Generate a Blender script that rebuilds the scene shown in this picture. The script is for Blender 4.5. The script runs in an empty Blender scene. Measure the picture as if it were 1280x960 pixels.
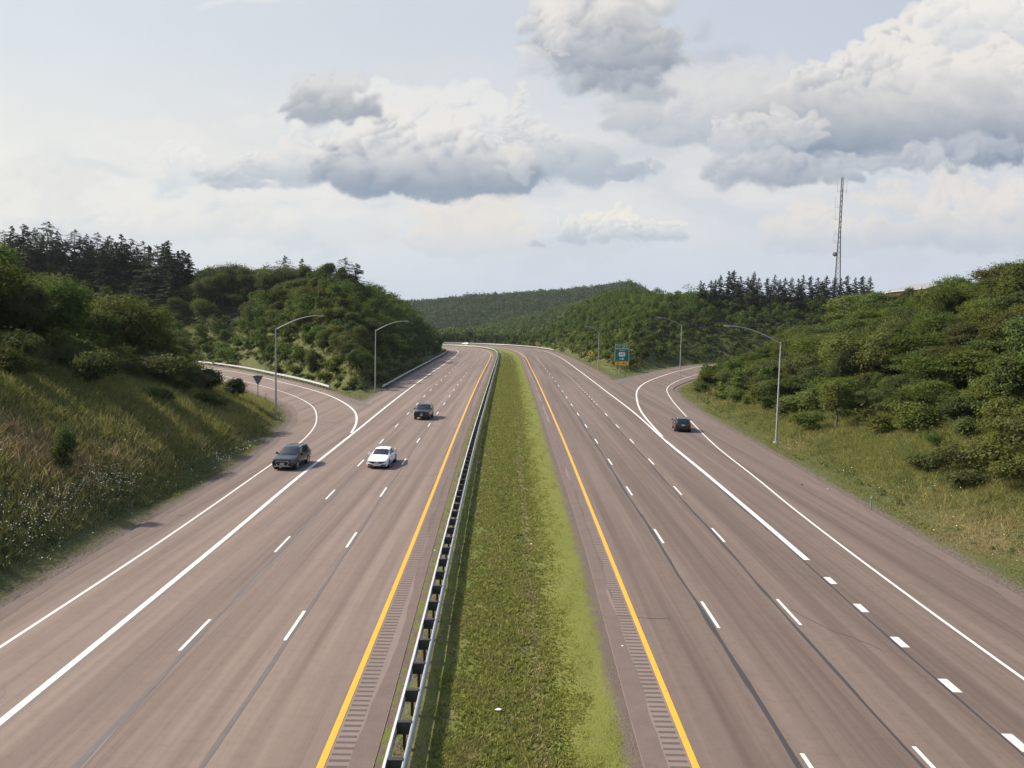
import bpy, bmesh, math, random
import numpy as np
from mathutils import Vector, Matrix
from mathutils.geometry import tessellate_polygon

SC = bpy.context.scene
COL = SC.collection
rad = math.radians

# ------------------------------------------------------------------ camera, light, exposure
CAM_H = 12.2
PITCH = math.atan(75/960)
ROLL = rad(1.2)
cam = bpy.data.cameras.new('camera')
cam.sensor_fit = 'HORIZONTAL'; cam.sensor_width = 36.0; cam.lens = 27.0
cam.clip_start = .1; cam.clip_end = 60000
camo = bpy.data.objects.new('camera', cam); COL.objects.link(camo)
camo.location = (0, 0, CAM_H)
camo.rotation_euler = (Matrix.Rotation(math.pi/2-PITCH, 3, 'X') @ Matrix.Rotation(ROLL, 3, 'Z')).to_euler()
SC.camera = camo
SUN_AZ, SUN_EL = rad(-80), rad(42)          # from straight ahead, clockwise positive
wd = bpy.data.worlds.new('World'); SC.world = wd; wd.use_nodes = True
nt = wd.node_tree; nt.nodes.clear()
st = nt.nodes.new('ShaderNodeTexSky'); st.sky_type = 'NISHITA'; st.sun_disc = False
st.sun_elevation = SUN_EL; st.sun_rotation = SUN_AZ; st.dust_density = 2.5; st.air_density = 1.0
bg = nt.nodes.new('ShaderNodeBackground'); bg.inputs['Strength'].default_value = .15
wo = nt.nodes.new('ShaderNodeOutputWorld')
nt.links.new(st.outputs[0], bg.inputs[0]); nt.links.new(bg.outputs[0], wo.inputs[0])
sl = bpy.data.lights.new('sun', 'SUN'); sl.energy = 4.4; sl.angle = rad(.6); sl.color = (1, .90, .77)
so = bpy.data.objects.new('sun', sl); COL.objects.link(so)
sdir = Vector((math.sin(SUN_AZ)*math.cos(SUN_EL), math.cos(SUN_AZ)*math.cos(SUN_EL), math.sin(SUN_EL)))
so.rotation_euler = sdir.to_track_quat('Z', 'Y').to_euler(); so.location = sdir*300
SC.view_settings.view_transform = 'Standard'; SC.view_settings.look = 'None'
SC.view_settings.gamma = 1; SC.view_settings.use_curve_mapping = False
EXPO = 0.6
SC.view_settings.exposure = EXPO
SC.render.engine = 'CYCLES'
SC.cycles.max_bounces = 5; SC.cycles.diffuse_bounces = 3; SC.cycles.glossy_bounces = 2
SC.cycles.transmission_bounces = 3; SC.cycles.transparent_max_bounces = 6; SC.cycles.volume_bounces = 0
SC.cycles.caustics_reflective = False; SC.cycles.caustics_refractive = False
SC.cycles.use_denoising = True; SC.cycles.denoiser = 'OPENIMAGEDENOISE'; SC.cycles.denoising_input_passes = 'RGB_ALBEDO_NORMAL'; SC.cycles.denoising_prefilter = 'NONE'

# ------------------------------------------------------------------ helpers
def tag(o, label=None, cat=None, group=None, kind=None):
    if label: o['label'] = label
    if cat: o['category'] = cat
    if group: o['group'] = group
    if kind: o['kind'] = kind
    return o
def link(name, me, mat=None, parent=None, loc=None):
    o = bpy.data.objects.new(name, me); COL.objects.link(o)
    if mat is not None and me is not None and not me.materials: me.materials.append(mat)
    if parent: o.parent = parent
    if loc is not None: o.location = loc
    return o
def empty(name, loc=(0,0,0), rz=0):
    o = bpy.data.objects.new(name, None); COL.objects.link(o); o.location = loc; o.rotation_euler = (0,0,rz)
    o.empty_display_size = .3
    return o
def npmesh(name, v, f, smooth=False):
    """v: n x 3; f: m x k (all faces k-sided)"""
    v = np.ascontiguousarray(v, np.float32).reshape(-1, 3); f = np.ascontiguousarray(f, np.int32)
    m, k = f.shape
    me = bpy.data.meshes.new(name)
    me.vertices.add(len(v)); me.vertices.foreach_set('co', v.ravel())
    me.loops.add(m*k); me.loops.foreach_set('vertex_index', f.ravel())
    me.polygons.add(m); me.polygons.foreach_set('loop_start', np.arange(0, m*k, k, dtype=np.int32))
    if smooth: me.polygons.foreach_set('use_smooth', np.ones(m, bool))
    me.update(calc_edges=True)
    return me
def vattr(me, name, data, typ='FLOAT'):
    a = me.attributes.new(name, typ, 'POINT')
    if typ == 'FLOAT': a.data.foreach_set('value', np.ascontiguousarray(data, np.float32).ravel())
    else:
        d = np.ones((len(me.vertices), 4), np.float32); d[:, :3] = data
        a.data.foreach_set('color', d.ravel())
class MB:
    """collects boxes, tubes, prisms into one mesh"""
    def __init__(s): s.v = []; s.f = []
    def add(s, vs, fs):
        n = len(s.v); s.v += [tuple(p) for p in vs]; s.f += [tuple(i+n for i in q) for q in fs]; return s
    def box(s, c, d, rz=0, taper=1.0):
        x, y, z = (q/2 for q in d); cz, sz = math.cos(rz), math.sin(rz); vs = []
        for k, t in ((-1, 1), (1, taper)):
            for a, b in ((-1,-1),(1,-1),(1,1),(-1,1)):
                px, py = a*x*t, b*y*t
                vs.append((c[0]+px*cz-py*sz, c[1]+px*sz+py*cz, c[2]+k*z))
        return s.add(vs, [(3,2,1,0),(4,5,6,7),(0,1,5,4),(1,2,6,5),(2,3,7,6),(3,0,4,7)])
    def tube(s, pts, r, n=8, caps=True):
        pts = [Vector(p) for p in pts]; rs = r if isinstance(r, (list, tuple)) else [r]*len(pts)
        vs = []; fs = []
        for i, p in enumerate(pts):
            d = (pts[min(i+1, len(pts)-1)]-pts[max(i-1, 0)]).normalized()
            a = d.cross(Vector((0,0,1)) if abs(d.z) < .9 else Vector((0,1,0))).normalized(); b = d.cross(a)
            for k in range(n):
                t = 2*math.pi*k/n; vs.append(p+a*math.cos(t)*rs[i]+b*math.sin(t)*rs[i])
        for i in range(len(pts)-1):
            for k in range(n):
                q = (k+1) % n; fs.append((i*n+k, i*n+q, (i+1)*n+q, (i+1)*n+k))
        if caps: fs += [tuple(range(n-1, -1, -1)), tuple((len(pts)-1)*n+k for k in range(n))]
        return s.add(vs, fs)
    def prism(s, poly, axis, t):
        """poly of (u,v) points extruded: axis 'y' -> (u, +-t/2, v), 'x' -> (+-t/2, u, v)"""
        n = len(poly); vs = []
        for k in (-t/2, t/2):
            for u, w in poly: vs.append((u, k, w) if axis == 'y' else (k, u, w))
        fs = [tuple(range(n)), tuple(range(2*n-1, n-1, -1))]+[(i, i+n, (i+1) % n+n, (i+1) % n) for i in range(n)]
        return s.add(vs, fs)
    def mesh(s, name, smooth=False, fix=True):
        me = bpy.data.meshes.new(name); me.from_pydata(s.v, [], s.f); me.update()
        if fix:
            b = bmesh.new(); b.from_mesh(me); bmesh.ops.recalc_face_normals(b, faces=b.faces); b.to_mesh(me); b.free()
        if smooth:
            me.polygons.foreach_set('use_smooth', np.ones(len(me.polygons), bool)); me.set_sharp_from_angle(angle=rad(38))
        return me
    def build(s, name, mat, parent=None, smooth=False, loc=None):
        return link(name, s.mesh(name, smooth), mat, parent, loc)

# ---- nodes
class NT:
    def __init__(s, name):
        s.m = bpy.data.materials.new(name); s.m.use_nodes = True; s.t = s.m.node_tree; s.t.nodes.clear()
        s.out = s.t.nodes.new('ShaderNodeOutputMaterial')
    def n(s, typ, ins=None, **kw):
        q = s.t.nodes.new('ShaderNode'+typ)
        for k, v in kw.items(): setattr(q, k, v)
        for k, v in (ins or {}).items():
            i = q.inputs[k]
            if hasattr(v, 'links'): s.t.links.new(v, i)
            else: i.default_value = v
        return q
    def noise(s, vec, scale, detail=4, rough=.55, dist=0):
        ins = {'Scale': scale, 'Detail': detail, 'Roughness': rough, 'Distortion': dist}
        if vec is not None: ins['Vector'] = vec
        return s.n('TexNoise', ins).outputs['Fac']
    def ramp(s, fac, stops, interp='LINEAR'):
        q = s.n('ValToRGB', {'Fac': fac}); e = q.color_ramp; e.interpolation = interp
        while len(e.elements) < len(stops): e.elements.new(.5)
        for el, (p, c) in zip(e.elements, stops):
            el.position = p; el.color = (*c, 1) if len(c) == 3 else c
        return q.outputs['Color']
    def mix(s, f, a, b, mode='MIX'):
        q = s.n('Mix', data_type='RGBA', blend_type=mode)
        for i, v in ((0, f), (6, a), (7, b)):
            if hasattr(v, 'links'): s.t.links.new(v, q.inputs[i])
            else: q.inputs[i].default_value = (*v, 1) if isinstance(v, tuple) and len(v) == 3 else v
        return q.outputs[2]
    def math(s, op, a, b=0., c=None, clamp=False):
        q = s.n('Math', operation=op); q.use_clamp = clamp
        for i, v in ((0, a), (1, b), (2, c)):
            if v is None: continue
            if hasattr(v, 'links'): s.t.links.new(v, q.inputs[i])
            else: q.inputs[i].default_value = v
        return q.outputs[0]
    def mapr(s, v, a, b, c=0., d=1., smooth=False):
        q = s.n('MapRange', {'Value': v, 'From Min': a, 'From Max': b, 'To Min': c, 'To Max': d})
        if smooth: q.interpolation_type = 'SMOOTHSTEP'
        return q.outputs[0]
    def attr(s, name): return s.n('Attribute', attribute_name=name).outputs
    def pos(s): return s.n('NewGeometry').outputs['Position']
    def scaled(s, vec, sc, loc=(0,0,0)): return s.n('Mapping', {'Vector': vec, 'Scale': sc, 'Location': loc}).outputs[0]
    def bump(s, h, strength, dist): return s.n('Bump', {'Height': h, 'Strength': strength, 'Distance': dist}).outputs[0]
    def done(s, shader): s.t.links.new(shader, s.out.inputs[0]); return s.m
    def pbr(s, col, rough=.8, metal=0., normal=None, spec=.5, coat=0., **kw):
        ins = {'Base Color': col if hasattr(col, 'links') else (*col, 1), 'Roughness': rough, 'Metallic': metal, 'Specular IOR Level': spec, 'Coat Weight': coat}
        if normal is not None: ins['Normal'] = normal
        ins.update(kw)
        return s.done(s.n('BsdfPrincipled', ins).outputs[0])
def plain(name, col, rough=.6, metal=0., spec=.5, coat=0., var=.12, scale=6.):
    t = NT(name); p = t.n('TexCoord').outputs['Object']
    f = t.noise(p, scale, 5, .6)
    c = t.mix(f, tuple(q*(1-var) for q in col), tuple(min(1, q*(1+var)) for q in col))
    r = t.mapr(f, .3, .7, max(0, rough-.06), min(1, rough+.06))
    return t.pbr(c, r, metal, spec=spec, coat=coat)

def vlin(c):
    c = np.asarray(c, dtype=np.float32)/255.
    return np.where(c <= .04045, c/12.92, ((c+.055)/1.055)**2.4)
SKY_STEP = 1.5
# ---------------------------------------------------------------- sky
class Noise2:
    def __init__(s, seed):
        r = np.random.RandomState(seed)
        a = r.rand(256, 256) * 2 * np.pi
        s.gx = np.cos(a).astype(np.float32); s.gy = np.sin(a).astype(np.float32)
    def __call__(s, x, y):
        xi = np.floor(x).astype(np.int32); yi = np.floor(y).astype(np.int32)
        fx = (x - xi).astype(np.float32); fy = (y - yi).astype(np.float32)
        u = fx*fx*fx*(fx*(fx*6-15)+10); v = fy*fy*fy*(fy*(fy*6-15)+10)
        def g(i, j):
            a = (xi+i) & 255; b = (yi+j) & 255
            return s.gx[b, a]*(fx-i) + s.gy[b, a]*(fy-j)
        n0 = g(0,0)*(1-u)+g(1,0)*u; n1 = g(0,1)*(1-u)+g(1,1)*u
        return (n0*(1-v)+n1*v)*1.5
def fbm(n, x, y, octv=5, gain=.5, billow=False):
    t = 0; a = 1; tot = 0
    for o in range(octv):
        q = n(x*2**o+o*17.3, y*2**o+o*9.1)
        if billow: q = 1-2*np.abs(q)*1.15
        t = t+a*q; tot += a; a *= gain
    return t/tot
def sstep(a, b, x):
    t = np.clip((x-a)/(b-a), 0, 1); return t*t*(3-2*t)
def lin(c):
    c = np.asarray(c, dtype=np.float32)/255.
    return np.where(c <= .04045, c/12.92, ((c+.055)/1.055)**2.4)
# clouds far to near: lobes (u, v, half width, height above the lobe's middle, depth below it), in tenths of a degree-like plane units
CLOUDS = [
 # soft far veils and patches
 dict(l=[(760,205,190,60,50),(900,270,180,70,60),(560,110,120,40,40)], a=.5, soft=.9, lit=(222,222,224), dark=(210,215,222), base=330, bh=140),
 dict(l=[(590,290,75,55,32),(540,308,40,22,14),(625,262,30,30,20)], a=.8, soft=.42, lit=(232,226,218), dark=(204,211,219), base=330, bh=70),
 dict(l=[(470,300,40,20,14),(415,306,40,16,10)], a=.5, soft=.7, lit=(222,222,220), dark=(202,210,218), base=330, bh=50),
 dict(l=[(300,278,90,34,26),(170,275,110,36,28),(370,300,60,20,15),(60,240,90,40,40)], a=.8, soft=.5, lit=(234,232,226), dark=(206,214,222), base=312, bh=56),
 dict(l=[(235,205,30,30,30),(222,228,24,20,16),(215,195,16,18,18)], a=.7, soft=.28, lit=(240,237,231), dark=(203,214,223), base=240, bh=70),
 dict(l=[(1010,286,46,36,24),(1060,300,60,26,16),(985,300,30,16,12)], a=.75, soft=.4, lit=(232,226,219), dark=(196,204,215), base=318, bh=60),
 dict(l=[(1180,285,90,34,26),(1270,275,70,44,32),(1120,250,60,22,14),(1195,236,46,26,18),(1230,300,80,24,16)], a=.75, soft=.45, lit=(232,226,219), dark=(188,197,210), base=318, bh=80),
 dict(l=[(310,150,60,9,7),(240,190,60,6,5),(330,165,40,5,4)], a=.5, soft=.7, lit=(233,232,229), dark=(232,233,231), base=170, bh=30),
 dict(l=[(265,5,30,7,7),(318,4,50,6,7)], a=.7, soft=.8, lit=(236,236,234), dark=(226,230,233), base=14, bh=30),
 # small bright line of cumulus
 dict(l=[(715,290,26,22,9),(745,280,22,22,12),(772,282,26,26,14),(815,290,38,18,8),(665,304,16,6,4),(790,294,62,8,8)], a=.92, soft=.26, lit=(240,235,227), dark=(184,196,210), base=303, bh=38),
 # middle bank
 dict(l=[(455,140,46,36,40),(505,160,60,50,50),(560,165,60,44,40),(610,165,50,46,40),(430,180,70,34,34),(585,150,50,40,60)], a=.82, soft=.26, lit=(234,233,231), dark=(190,201,214), base=230, bh=118),
 dict(l=[(645,138,17,34,30),(655,172,26,30,30),(682,188,34,26,26),(712,205,50,26,22),(770,214,62,14,10)], a=.9, soft=.3, lit=(232,230,227), dark=(168,181,197), base=226, bh=104),
 dict(l=[(330,212,50,26,14),(285,222,38,16,10),(385,205,52,34,20)], a=.85, soft=.34, lit=(234,231,228), dark=(174,186,200), base=230, bh=58),
 dict(l=[(275,222,26,18,14),(310,236,50,10,8)], a=.8, soft=.45, lit=(222,222,223), dark=(168,181,196), base=240, bh=38),
 dict(l=[(440,205,50,36,20),(500,196,60,62,32),(560,204,66,56,34),(470,222,60,24,18),(625,214,56,34,20),(545,226,110,22,18)], a=.97, soft=.30, lit=(235,232,228), dark=(140,156,175), base=244, bh=112),
 dict(l=[(648,208,26,32,20)], a=.7, soft=.4, lit=(234,229,222), dark=(184,195,206), base=236, bh=60),
 dict(l=[(378,130,32,34,24),(412,126,42,36,28),(445,142,38,20,14)], a=.95, soft=.4, lit=(218,217,216), dark=(150,160,175), base=156, bh=72),
 # bridge between the top bank and the right bank
 dict(l=[(820,130,70,40,34),(880,110,60,44,36),(930,120,70,46,40),(860,160,60,30,26)], a=.85, soft=.6, lit=(220,219,219), dark=(168,178,192), base=190, bh=120),
 dict(l=[(835,165,30,26,22),(800,190,60,16,14)], a=.5, soft=.8, lit=(214,215,218), dark=(186,195,207), base=205, bh=60),
 # right bank
 dict(l=[(925,140,60,56,50),(985,140,70,62,50),(890,130,60,40,36)], a=.8, soft=.55, lit=(222,221,220), dark=(180,189,202), base=205, bh=130),
 dict(l=[(1030,128,44,52,50),(1075,108,46,58,60),(1120,88,50,62,80),(1165,72,50,66,90),(1210,56,50,66,110),(1255,44,50,70,120),(1300,40,60,76,120),(1130,150,130,40,46),(1000,160,70,44,40),(1225,140,110,60,50)], a=1., soft=.26, lit=(236,232,227), dark=(140,154,173), base=204, bh=196),
 dict(l=[(1195,20,44,44,40),(1240,0,50,50,40),(1290,10,50,60,50)], a=.9, soft=.3, lit=(240,237,232), dark=(196,203,213), base=90, bh=120),
 dict(l=[(1120,196,150,18,12),(1220,184,110,18,12)], a=.8, soft=.7, lit=(196,201,210), dark=(146,159,177), base=214, bh=50),
 dict(l=[(940,212,60,34,24),(1000,218,84,26,18),(1110,204,110,22,14)], a=.92, soft=.5, lit=(206,208,213), dark=(144,158,177), base=238, bh=62),
 dict(l=[(905,172,30,30,22),(935,164,26,26,24),(968,168,30,24,22),(1000,160,34,26,24)], a=.7, soft=.34, lit=(234,230,226), dark=(178,187,200), base=206, bh=84),
 # top bank
 dict(l=[(690,20,38,70,60),(725,50,58,66,56),(775,66,58,52,48),(760,-10,76,60,60),(805,62,50,36,36),(836,52,34,24,24)], a=1., soft=.46, lit=(228,225,221), dark=(132,144,161), base=120, bh=176),
 dict(l=[(688,14,24,54,44),(668,70,28,28,34),(700,40,24,40,30)], a=.8, soft=.45, lit=(238,233,227), dark=(186,193,204), base=118, bh=110),
 dict(l=[(740,104,60,20,16),(800,104,50,22,20)], a=.7, soft=.7, lit=(206,207,211), dark=(146,157,173), base=124, bh=60),
 dict(l=[(882,40,20,22,22),(860,68,26,20,22),(840,46,20,22,20),(900,72,26,16,14)], a=.5, soft=.8, lit=(204,206,212), dark=(160,171,187), base=110, bh=140),
]
def sky_colour(px, py):
    """px,py: arrays of plane coordinates; returns linear rgb of the hazy sky with its cumulus banks"""
    shp = px.shape
    x = px.astype(np.float32); y = py.astype(np.float32)
    def mixc(a, b, t): return a[None,None,:]*(1-t[...,None])+b[None,None,:]*t[...,None]
    tx = np.clip(x/1280, -.3, 1.3)
    top = mixc(lin((218,225,231)), lin((194,202,218)), np.clip(tx,0,1))
    mid = mixc(lin((235,235,230)), lin((213,216,223)), np.clip(tx,0,1))
    hor = mixc(lin((213,220,226)), lin((203,213,226)), np.clip(tx*1.6,0,1))
    t1 = sstep(20,230,y)[...,None]; t2 = sstep(230,380,y)[...,None]
    col = (top*(1-t1)+mid*t1)*(1-t2)+hor*t2
    n1 = Noise2(3); n2 = Noise2(8); n3 = Noise2(21)
    vx = fbm(n3, x/190, y/120, 4); 
    veil = fbm(n1, x/150+9, y/48, 5); veil2 = fbm(n2, x/60+2, y/26+4, 5)
    band = sstep(60, 200, y)*sstep(400, 300, y)
    col = col*(1+.03*vx[...,None])
    vd = (sstep(.02, .30, -veil-.25*veil2)*band)[...,None]; vd = vd*sstep(150, 240, y)[..., None]; col = col*(1-vd*.6)+lin((201,210,220))*vd*.6
    vl = (sstep(.02, .28, veil+.35*veil2)*sstep(60, 200, y)*sstep(340, 250, y))[...,None]; col = col*(1-vl*.38)+lin((238,236,231))*vl*.38
    # warped coordinates
    wx = x+fbm(n1, x/90, y/70, 4)*26; wy = y+fbm(n2, x/90+40, y/70, 4)*20
    wx = wx+fbm(n2, x/22, y/18+7, 3)*6; wy = wy+fbm(n1, x/22+3, y/18, 3)*5
    bil = fbm(n1, wx/60, wy/46, 6, .55, True)
    bil2 = fbm(n2, wx/26+11, wy/22, 5, .55, True)
    fb = fbm(n3, x/40, y/30, 6, .6)
    L = np.array([-.62, -.62]); 
    x0, y0 = x[0,0], y[0,0]; P = SKY_STEP; ny, nx = shp
    rng = np.random.RandomState(5)
    fine = fbm(n2, x/9, y/8, 3, .6)
    LX, LY, LZ = -.60, -.62, .50
    def win(cx, cy, rx, ry):
        a = max(0, int((cx-rx-x0)/P)); b = min(nx, int((cx+rx-x0)/P)+2); c_ = max(0, int((cy-ry-y0)/P)); d = min(ny, int((cy+ry-y0)/P)+2)
        return (slice(c_, d), slice(a, b)) if a < b and c_ < d else None
    for c in CLOUDS:
        lum = np.full(shp, .35, np.float32); cov = np.zeros(shp, np.float32)
        soft = c['soft']; base = c['base']; bh = c['bh']
        puffs = []
        for (cx, cy, rx, ru, rd) in c['l']:
            area = rx*(ru+rd)
            big = min(rx, ru+rd)
            puffs.append((cx, cy, rx*.86, ru*.86, rd*.9, 1))
            n = int(10+area/(42 if soft < .4 else 90))
            for k in range(n):
                t = rng.rand()*2*np.pi; q = np.sqrt(rng.rand())*.98
                u = cx+math.cos(t)*q*rx; w = math.sin(t)*q
                v = cy+(w*ru if w < 0 else w*rd)
                r = big*(.10+.30*rng.rand()**2.0)
                hg = (base-v)/bh
                r *= 1.25 if hg < .3 else 1
                puffs.append((u, v, r*(1.0+.5*(hg < .3)), r*.86, r*.80, 0))
        body = [p for p in puffs if p[5]]; rest = [p for p in puffs if not p[5]]
        rest.sort(key=lambda p: p[1]+rng.rand()*28)
        for (u, v, rx, ru, rd, isb) in body+rest:
            s_ = win(u, v, rx*1.25+30, max(ru, rd)*1.25+30)
            if s_ is None: continue
            dx = (wx[s_]-u)/rx; dy = wy[s_]-v
            dy = np.where(dy < 0, dy/ru, dy/rd)
            d2 = dx*dx+dy*dy
            d = np.sqrt(d2)+.16*bil[s_]*-1+.10*fine[s_]
            hg = np.clip((base-y[s_])/bh, -.3, 1.3)
            edge = (.34+soft*.7)*(1.0 if isb else 1.15)
            a = sstep(1.06, 1.06-edge-.62*sstep(.35, .05, hg), d+.22*bil2[s_]*sstep(.5, .0, hg)*-1)
            if not isb: a = a*(.8-.35*soft)
            nz = np.sqrt(np.clip(1-d2*.8, .02, 1))
            dif = dx*LX+dy*LY+nz*LZ
            hh = sstep(-.05, .95, hg)
            l = -.06+.62*hh+(.58*(.22+.78*hh))*(dif-.12)*(1.15 if not isb else .6)+.10
            lum[s_] = lum[s_]*(1-a)+l*a
            cov[s_] = 1-(1-cov[s_])*(1-a)
        # drag a little fine structure through the light
        lum = lum+.13*fbm(n3, wx/75+base, wy/40, 4)*sstep(-.2,.5,(base-y)/bh)
        lum = lum+.05*bil2*sstep(0,.6,(base-y)/bh)+.03*fb
        rim = (1-cov)*cov*4
        lum = (lum-.5)*1.22+.48
        lum = np.clip(lum+.34*rim*sstep(.10,.6,(base-y)/bh), 0, 1)[...,None]
        al = (sstep(0, 1, cov*(1-soft*.35*(1+vx*1.6)-.10*sstep(.3,-.1,(base-y)/bh)))*c['a'])[...,None]
        cc = lin(c['dark'])*(1-lum)+lin(c['lit'])*lum
        col = col*(1-al)+cc*al
    return col

def build_sky():
    """a dome of clouds 20 km off, ahead of the road; directions are laid out on a plane of 960 units focal length with level horizon at 405"""
    R = 20000.
    us = np.arange(-300, 1600, SKY_STEP); vs = np.arange(-330, 470, SKY_STEP)
    px, py = np.meshgrid(us, vs)
    col = sky_colour(px, py)
    a = (px-640)/960; b = (480-py)/960
    c_, s_ = math.cos(ROLL), math.sin(ROLL)
    a, b = a*c_-b*s_, a*s_+b*c_
    d = np.stack([a, math.cos(PITCH)+b*math.sin(PITCH), -math.sin(PITCH)+b*math.cos(PITCH)], -1)
    d /= np.linalg.norm(d, axis=-1, keepdims=True)
    v = d*R+np.array([0, 0, CAM_H])
    ny, nx = px.shape
    idx = np.arange(ny*nx).reshape(ny, nx)
    f = np.stack([idx[:-1,:-1], idx[1:,:-1], idx[1:,1:], idx[:-1,1:]], -1).reshape(-1, 4)
    me = npmesh('sky', v, f, True)
    vattr(me, 'sky_colour', (col/(2**EXPO)).reshape(-1, 3), 'FLOAT_COLOR')
    t = NT('sky_clouds'); e = t.n('Emission', {'Color': t.attr('sky_colour')[0], 'Strength': 1.0})
    m = t.done(e.outputs[0]); m.cycles.emission_sampling = 'NONE'
    return tag(link('sky', me, m), kind='structure')
build_sky()
# ------------------------------------------------------------------ road alignments (metres; x across, y along the road)
AL = dict(
YL=[(-4.8,-40),(-4.9,6),(-5.05,22),(-5.3,41),(-6.0,80),(-6.6,119),(-7.15,166),(-7.5,215),(-8.0,275),(-9.3,318),(-12,346),(-17,369),(-24,384),(-40,396),(-65,404),(-100,408)],
D2L=[(-8.2,-40),(-8.3,6),(-8.45,28),(-8.8,43),(-9.6,81),(-10.0,106),(-10.5,136),(-11.0,168),(-11.5,215),(-12.2,275),(-13.5,318),(-17,348),(-24,369),(-40,383),(-65,393),(-100,398)],
D1L=[(-11.6,-40),(-11.7,6),(-12,28),(-12.4,45),(-13.2,79),(-13.9,106),(-14.6,135),(-15.2,177),(-15.7,215),(-16.5,275),(-18,318),(-22,344),(-29,362),(-45,374),(-70,383),(-100,388)],
WL=[(-14.4,-40),(-14.7,6),(-15.1,22),(-15.7,41),(-16.4,58),(-17.2,85),(-18.5,128),(-19.5,180),(-20.2,235),(-21.3,290),(-23,325),(-26.6,348),(-34,362),(-50,370),(-75,377),(-100,380)],
RL=[(-17.6,-40),(-18.2,6),(-18.55,27),(-18.95,41),(-19.8,58),(-20.7,73),(-22.3,86),(-24.5,96),(-27.8,107),(-32.6,118),(-39,129.5),(-46,140),(-54,152),(-66,168),(-82,182),(-105,190),(-135,192)],
GL=[(-17.15,81),(-18.5,91),(-20.9,102),(-24.3,112),(-30.1,125),(-37.1,137),(-45,149),(-55,164),(-68,180),(-84,193),(-106,201),(-135,204)],
PLE=[(-20.4,-40),(-20.8,6),(-21.0,31),(-21.5,43),(-22.1,58),(-22.9,68),(-24.8,82),(-26.8,93),(-29.5,102),(-34.4,113),(-40,122),(-48,136),(-57,149),(-68,161),(-84,174),(-105,182),(-135,184)],
RGE=[(-22.4,115),(-26,121),(-32,133),(-42,150),(-53,166),(-66,184),(-83,201),(-106,210),(-135,213)],
MSE=[(-22.4,115),(-22.6,137),(-23.5,176),(-24.5,237),(-25.4,285),(-26.8,318),(-30,338),(-37,350),(-52,360),(-75,367),(-100,370)],
PLR=[(-3.5,-40),(-3.5,6),(-3.6,20),(-4.1,40),(-4.9,81),(-5.5,166),(-6.0,240),(-6.6,285),(-7.9,318),(-10.5,348),(-15.5,373),(-23,388.5),(-40,400.5),(-65,408),(-100,412)],
RAIL=[(-2.85,-40),(-2.85,19),(-3.2,40),(-3.7,75),(-4.4,166),(-4.9,240),(-5.3,280),(-6.4,318),(-9,350),(-14,376),(-22,393.5),(-40,405),(-65,413),(-100,417)],
MR=[(3.8,-40),(3.9,21),(4.2,42),(4.15,81),(4.1,117),(3.7,184),(3.3,260),(2.6,300),(.8,335),(-3,368),(-10,393),(-22,409),(-40,418),(-65,425),(-100,429)],
YR=[(5.4,-40),(5.35,24),(5.45,50),(5.6,82),(5.6,119),(5.5,163),(5.2,215),(4.7,282),(3.4,325),(.5,362),(-6,394),(-18,414),(-38,425),(-65,432),(-100,436)],
D1R=[(8.5,-40),(8.6,22),(8.8,46),(9.0,70),(9.2,110),(9.35,155),(9.3,202),(9.0,260),(8.3,310),(5.5,355),(-1,391),(-13,415),(-34,431),(-65,440),(-100,444)],
D2R=[(11.9,-40),(12.1,23),(12.4,45),(12.8,70),(13.1,105),(13.4,140),(13.6,190),(13.1,250),(12.2,310),(9.5,358),(3,394),(-8,418),(-30,436)],
BR=[(15.2,-40),(15.4,25),(15.6,32),(15.9,40),(16.4,62),(16.7,83),(17.4,107),(17.7,150),(18.0,200),(18.1,261),(17.3,315),(14,358),(7,393),(-6,420),(-30,439),(-65,448.5),(-100,452)],
RGR=[(16.75,83),(18.7,110),(21.4,131),(24.3,148),(29,167),(36.1,188),(47,216),(65,252),(80,266),(101,275),(130,279)],
RR=[(18.2,-40),(18.4,26),(18.75,38),(19.4,51),(20.2,62),(21.3,79),(24.1,105),(27.3,131),(31,153),(36,170),(42,186),(52,209),(69,244),(84,258),(104,267.5),(130,271.5)],
PRE=[(23.4,-40),(24.0,35),(24.6,48),(25.2,62),(25.9,76),(27.1,106),(28.8,128),(32.3,153),(37.5,168),(44,184),(54.5,208),(71.5,241),(86,255.5),(106,264.5),(130,268.5)],
RFE=[(22.5,171),(28,184),(34,198),(45,224),(62,255),(78,270),(100,279),(130,283)],
RSE=[(22.5,171),(22.8,200),(22.6,240),(22,280),(20.8,325),(17.5,366),(10,402),(-4,429),(-29,447),(-65,456),(-100,460)],
)
def smooth(pts, step=2.0):
    """centripetal-ish Catmull-Rom through the points, resampled at about step metres"""
    p = [np.array(q, float) for q in pts]
    p = [2*p[0]-p[1]]+p+[2*p[-1]-p[-2]]
    t = [0.]
    for i in range(1, len(p)): t.append(t[-1]+np.linalg.norm(p[i]-p[i-1])**.6)
    out = []
    for i in range(1, len(p)-2):
        n = max(2, int(np.linalg.norm(p[i+1]-p[i])/step*2))
        for k in range(n):
            s = t[i]+(t[i+1]-t[i])*k/n
            a1 = p[i-1]+(p[i]-p[i-1])*(s-t[i-1])/(t[i]-t[i-1]); a2 = p[i]+(p[i+1]-p[i])*(s-t[i])/(t[i+1]-t[i]); a3 = p[i+1]+(p[i+2]-p[i+1])*(s-t[i+1])/(t[i+2]-t[i+1])
            b1 = a1+(a2-a1)*(s-t[i-1])/(t[i+1]-t[i-1]); b2 = a2+(a3-a2)*(s-t[i])/(t[i+2]-t[i])
            out.append(b1+(b2-b1)*(s-t[i])/(t[i+1]-t[i]))
    out.append(p[-2]); return resample(np.array(out), step)
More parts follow.
